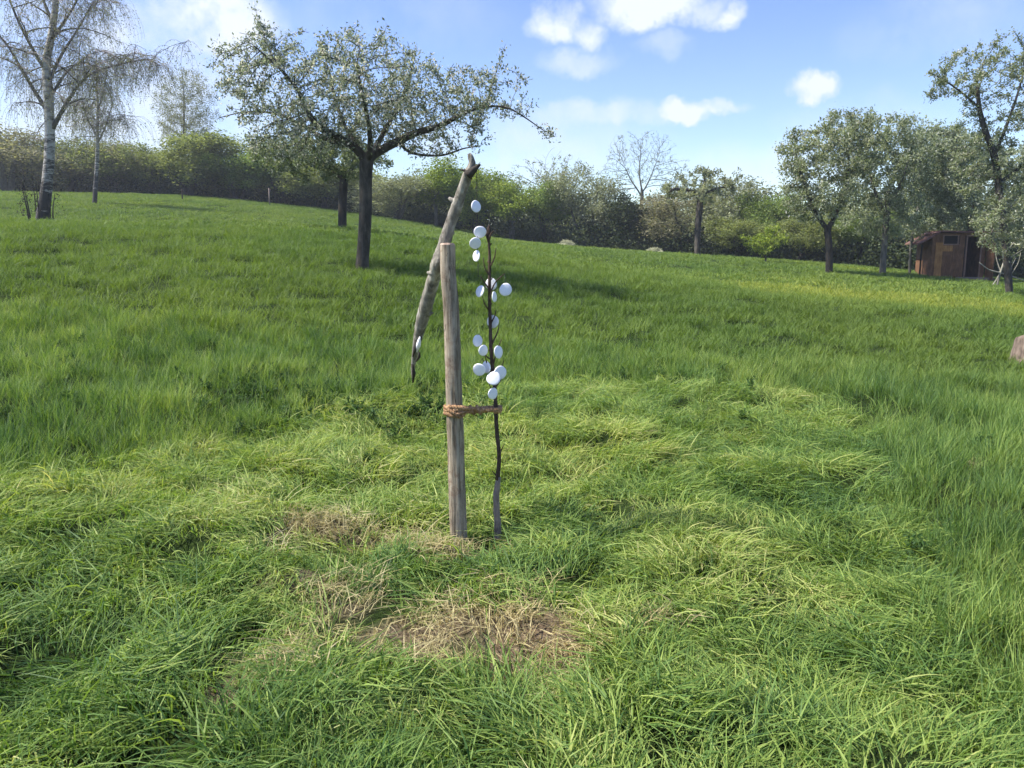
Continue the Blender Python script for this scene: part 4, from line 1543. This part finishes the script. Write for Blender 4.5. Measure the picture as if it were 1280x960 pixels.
# woodland mass behind and the undergrowth in front, coloured dark as the wood's inner shade
def woodland():
    g = np.random.default_rng(77)
    q = Geo()
    for k in range(130):
        px = g.uniform(-260, 1560)
        dep = g.uniform(62, 78) if px < 900 else g.uniform(50, 66)
        top = np.interp(px, [-200, 0, 100, 200, 290, 400, 500, 640, 760, 850, 960, 1050, 1200, 1300, 1500], [160, 172, 182, 185, 200, 205, 222, 226, 256, 252, 250, 240, 235, 230, 225]) + g.normal() * 6
        c = P(px, 300, dep)
        z0 = gz(c[0], dep)
        hh = P(px, top, dep)[2] - z0
        n_ = 2400
        d = g.normal(size=(n_, 3))
        d /= np.linalg.norm(d, axis=1)[:, None]
        rr = g.uniform(.55, 1, n_)[:, None]
        C = np.array([c[0], dep, z0 + hh * .46]) + d * rr * np.array([2.2, 1.6, hh * .54])
        C[:500, 2] = z0 + g.random(500) * hh * .5
        C += g.normal(size=C.shape) * .25
        q.leaves(C, .19, g, .2, .7)
        x0 = c[0] + g.normal() * .5
        q.tube(np.array([[x0, dep - 1, z0 - .2], [x0 + .2, dep - 1, z0 + hh * .5], [x0 + g.normal() * .6, dep - 1, z0 + hh * .85]]), [.12, .08, .03], 5, False)
    tag(link('woodland', q.mesh('woodland', [M['woodland']])), 'dense dull green woodland filling the background behind the hedge', 'woodland', None, 'stuff')
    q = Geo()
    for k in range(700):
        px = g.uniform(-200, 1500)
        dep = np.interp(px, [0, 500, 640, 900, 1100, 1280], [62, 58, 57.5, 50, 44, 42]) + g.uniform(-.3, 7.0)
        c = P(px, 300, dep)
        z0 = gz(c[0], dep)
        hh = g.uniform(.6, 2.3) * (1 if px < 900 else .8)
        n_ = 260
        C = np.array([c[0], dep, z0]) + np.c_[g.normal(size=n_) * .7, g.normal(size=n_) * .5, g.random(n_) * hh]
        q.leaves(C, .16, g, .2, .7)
    tag(link('undergrowth', q.mesh('undergrowth', [M['dark']])), 'bramble undergrowth along the foot of the hedge, coloured dark for the shade inside the wood', 'undergrowth', None, 'stuff')


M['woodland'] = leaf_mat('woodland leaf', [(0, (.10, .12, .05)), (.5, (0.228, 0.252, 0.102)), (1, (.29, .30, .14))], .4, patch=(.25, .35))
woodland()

# two slim stems at the far left hedge foot
for (a, b, top_, w_, dep, lab) in ((228, 251, 238, .05, 52, 'short dark young tree stump standing in the far left meadow'), (337, 256, 236, .05, 55, 'thin pale stake at the hedge foot left of the smaller apple tree')):
    c = P(a, b, dep)
    z = gz(c[0], dep)
    hh = (b - top_) / F * dep
    q = Geo()
    pth = np.array([[0, 0, -.1], [.01, 0, hh * .5], [.0, 0, hh]])
    q.tube(pth, [w_, w_ * .9, w_ * .7], 8, True, .1, 3)
    q.tube(np.array([[0, 0, hh * .6], [.08, 0, hh * .8], [.12, 0, hh * .95]]), [w_ * .5, w_ * .3, w_ * .2], 5)
    tag(link('thin_stake', q.mesh('thin_stake', [M['graft'] if a > 300 else M['dark_bark']], True), None, (c[0], dep, z)), lab, 'stake')

# pale heaps at the meadow edge
M['hay'] = plain_mat('pale cut grass', (.42, .42, .26), .9, .3, 6)


def heap(px, py, wpx, hpx, dep, lab):
    c = P(px, py, dep)
    z = gz(c[0], dep)
    g = np.random.default_rng(px)
    w_, h_ = wpx / 2 * dep / F, hpx * dep / F
    n_ = 1400
    a = g.uniform(0, 6.28, n_)
    rr = np.sqrt(g.random(n_))
    C = np.c_[np.cos(a) * rr * w_, np.sin(a) * rr * w_ * .8, h_ * (1 - rr ** 2) * g.uniform(.6, 1.05, n_) + .1]
    q = Geo()
    nn = 16
    an = np.linspace(0, 2 * math.pi, nn, endpoint=False)
    rings = [np.c_[np.cos(an) * w_ * k, np.sin(an) * w_ * .8 * k, np.full(nn, h_ * (1 - k * k) * .9) + .05 * g.normal(size=nn)] for k in (1.0, .8, .55, .3)]
    V = np.vstack(rings + [[[0, 0, h_ * .9]]])
    Q = [[k * nn + j, k * nn + (j + 1) % nn, (k + 1) * nn + (j + 1) % nn, (k + 1) * nn + j] for k in range(3) for j in range(nn)]
    T = [[3 * nn + j, 3 * nn + (j + 1) % nn, 4 * nn] for j in range(nn)]
    q.add(V, Q, T)
    q.leaves(C, .16, g, .0, .15)
    tag(link('hay_heap', q.mesh('hay_heap', [M['hay']]), None, (c[0], dep, z)), lab, 'heap')


heap(708, 313, 22, 7, 52, 'pale yellow heap of cut grass at the far meadow edge, nearer the stake')
heap(818, 318, 18, 4, 49, 'low flat heap of cut grass at the far meadow edge, nearer the pruned apple tree')

# ------------------------------------------------------------------ hut
M['hut_wood'] = bark_mat('hut planks', (.085, .042, .024), (.18, .092, .048), (.28, .155, .085), 9, (6, 6, .4), .5)
M['hut_orange'] = bark_mat('hut orange board', (.22, .10, .035), (.36, .18, .065), (.46, .26, .11), 9, (6, 6, .4), .5)
M['hut_dark'] = plain_mat('hut inside shade and dark post', (.012, .010, .009), .9)  # shade inside the hut painted near-black; the awning post shares it
M['hut_roof'] = bark_mat('hut roof felt', (.10, .045, .035), (.19, .10, .085), (.30, .19, .17), 5, (1, 1, 1), .4)
M['hut_trim'] = plain_mat('pale trim', (.24, .15, .11), .8, .2, 8)
M['hut_grey'] = plain_mat('weathered grey sheet', (.16, .125, .105), .8, .3, 3)
HD = 36.0
hc = P(1196, 350, HD)
hz = gz(hc[0], HD)
hut = empty('garden_hut', (hc[0], HD, hz), 'small brown wooden garden hut with reddish roof and dark openings under the orchard trees', 'hut', rz=R(-8))
U = HD / F


def hx(px):
    return (px - 1196) * U


def hzz(py):
    return (352 - py) * U


def part(name, boxes, mat, parent=hut):
    q = Geo()
    for (c, s_) in boxes:
        q.box(c, s_)
    return link(name, q.mesh(name, [mat]), parent)


x0, x1 = hx(1164), hx(1226)
dpt = 1.9
planks = []
# front wall with a window opening (px 1177-1193) and a door opening (px 1204-1220)
pw = .115
k = 0
xx = x0
while xx < x1 - .01:
    w_ = min(pw, x1 - xx)
    cx = xx + w_ / 2
    ppx = 1196 + cx / U
    off = .008 * (k % 3)
    if 1203 < ppx < 1221:
        planks.append(((cx, off, hzz(297)), (w_ * .93, .03, .12)))
    elif 1176 < ppx < 1194:
        planks.append(((cx, off, (hzz(309) + 0) / 2), (w_ * .93, .03, hzz(309))))
        planks.append(((cx, off, hzz(297)), (w_ * .93, .03, .10)))
    else:
        planks.append(((cx, off, hzz(295) / 2), (w_ * .93, .03, hzz(295))))
    xx += w_
    k += 1
part('front_wall', planks, M['hut_wood'])
for xw in (x0 + .02, x1 - .02):
    part('side_wall', [((xw, dpt / 2 + .03, hzz(296) / 2), (.04, dpt - .06, hzz(296)))], M['hut_wood'])
part('back_wall', [(((x0 + x1) / 2, dpt, hzz(296) / 2), (x1 - x0, .04, hzz(296)))], M['hut_dark'])
part('floor', [(((x0 + x1) / 2, dpt / 2, .04), (x1 - x0 - .1, dpt - .1, .08))], M['hut_dark'])
part('board', [((hx(1172), -.035, .85), (.30, .025, 1.6)), ((hx(1182), -.035, hzz(314)), (.42, .025, .26))], M['hut_orange'])
wf = part('window', [((hx(1185), .0, hzz(309)), (.68, .06, .05)), ((hx(1185), .0, hzz(298)), (.68, .06, .05)), ((hx(1176.5), .0, hzz(303.5)), (.05, .06, .42)), ((hx(1193.5), .0, hzz(303.5)), (.05, .06, .42))], M['hut_trim'])
part('inside_shade', [((hx(1185), .03, hzz(303.5)), (.60, .01, .40))], M['hut_dark'], wf)  # near-black sheet standing for the shade behind the open window
part('door_frame', [((hx(1203.5), -.02, hzz(325)), (.05, .06, hzz(300))), ((hx(1220.5), -.02, hzz(325)), (.05, .06, hzz(300))), ((hx(1212), -.03, hzz(298.5)), (.66, .05, .06))], M['hut_trim'])
part('door', [((hx(1221) + .25, -.38, .85), (.04, .75, 1.65))], M['hut_wood'])


def slab(name, a, b, y0, y1, th, mat):
    """sloped sheet from (x,z) a to b"""
    q = Geo()
    V = [[a[0], y0, a[1]], [b[0], y0, b[1]], [b[0], y1, b[1]], [a[0], y1, a[1]]]
    V += [[v[0], v[1], v[2] + th] for v in V]
    q.add(np.array(V), [[3, 2, 1, 0], [4, 5, 6, 7], [0, 1, 5, 4], [1, 2, 6, 5], [2, 3, 7, 6], [3, 0, 4, 7]])
    return link(name, q.mesh(name, [mat]), hut)


slab('roof', (hx(1172), hzz(294)), (hx(1232), hzz(296)), -.3, dpt + .2, .07, M['hut_roof'])
slab('awning', (hx(1149), hzz(309)), (hx(1171.5), hzz(295)), -.1, dpt, .06, M['hut_roof'])
slab('side_sheet', (hx(1229), hzz(299)), (hx(1245), hzz(326)), -.2, dpt, .05, M['hut_grey'])
part('step', [((hx(1205), -.45, .06), (.9, .5, .12)), ((hx(1225), -.35, .05), (.6, .4, .10))], M['hut_grey'])
part('post', [((hx(1152), .0, hzz(310) / 2), (.06, .06, hzz(310)))], M['hut_dark'])

# dead pale branch beside the hut
DB = 31.0
db = P(1248, 356, DB)
db[2] = gz(db[0], DB)
dbr = empty('dead_branch', db, 'bleached dead branch with bare side twigs in front of the hut at the right', 'branch')
M['bleached'] = bark_mat('bleached wood', (.16, .15, .11), (.30, .28, .22), (.45, .43, .35), 12)
q = Geo()
for pth in ([(1244, 366, 0, .05), (1249, 345, 0, .045), (1256, 325, 0, .035), (1262, 310, .1, .02), (1272, 298, .2, .01)],
            [(1224, 328, -.4, .015), (1236, 337, -.2, .025), (1250, 341, 0, .03), (1266, 346, .1, .025), (1290, 354, .2, .02)],
            [(1250, 342, 0, .03), (1244, 352, 0, .025), (1236, 361, -.1, .02)],
            [(1251, 340, 0, .025), (1246, 325, .1, .018), (1243, 308, .2, .008)],
            [(1254, 330, 0, .02), (1266, 320, .1, .014), (1278, 312, .1, .008)],
            [(1262, 346, .1, .02), (1272, 330, 0, .014), (1276, 316, .1, .008)],
            [(1256, 352, 0, .02), (1262, 338, 0, .014), (1270, 322, .1, .007)]):
    lp = px_path(pth, DB)
    q.tube(lp[:, :3] - db, lp[:, 3], 5)
link('limbs', q.mesh('dead_limbs', [M['bleached']], True), dbr)

# tree stump at the right edge
SD = float(ground_hit(1273, 449)[1])
sc_ = P(1282, 449, SD)
z = gz(sc_[0], SD)
stp = empty('tree_stump', (sc_[0], SD, z), 'weathered pinkish grey tree stump in the grass cut off by the right edge', 'stump')
hh = 36 / F * SD
q = Geo()
nn = 20
an = np.linspace(0, 2 * math.pi, nn, endpoint=False)
g = np.random.default_rng(4)
rings = []
for t_, rr in ((-.1, 1.35), (0.08, 1.2), (.3, 1.02), (.6, .96), (.9, .92), (1.0, .8)):
    wv = 1 + .09 * np.sin(an * 3 + 1) + .05 * np.sin(an * 5) + .03 * g.normal(size=nn)
    rings.append(np.c_[np.cos(an) * rr * wv * .17, np.sin(an) * rr * wv * .17, np.full(nn, t_ * hh) + (t_ > .8) * .03 * np.sin(an * 2)])
V = np.vstack(rings + [[[0, 0, hh * .97]]])
q.add(V, [[k * nn + j, k * nn + (j + 1) % nn, (k + 1) * nn + (j + 1) % nn, (k + 1) * nn + j] for k in range(5) for j in range(nn)], [[5 * nn + j, 5 * nn + (j + 1) % nn, 6 * nn] for j in range(nn)])
M['stump'] = bark_mat('stump wood', (.08, .06, .045), (.19, .145, .115), (.33, .26, .21), 20)
link('bole', q.mesh('bole', [M['stump']], True), stp)
q = Geo()
q.tube(np.array([[-.08, -.05, hh * .8], [-.085, -.06, hh * 1.15], [-.07, -.06, hh * 1.42]]), [.014, .011, .005], 6, True, .2, 2)
link('shoot', q.mesh('shoot', [M['dark_bark']], True), stp)
print("polys", sum(len(m.polygons) for m in bpy.data.meshes))

# ------------------------------------------------------------------ air
q = Geo()
q.box((0, 60, 12), (260, 190, 40))
hm, t = new_mat('air')
pv = N(t, "ShaderNodeVolumePrincipled")
pv.inputs["Color"].default_value = (.86, .92, 1.0, 1)
pv.inputs["Density"].default_value = .0008
pv.inputs["Anisotropy"].default_value = .3
o = N(t, "ShaderNodeOutputMaterial")
t.links.new(pv.outputs[0], o.inputs["Volume"])
tag(link('haze', q.mesh('haze', [hm])), None, None, None, 'stuff')
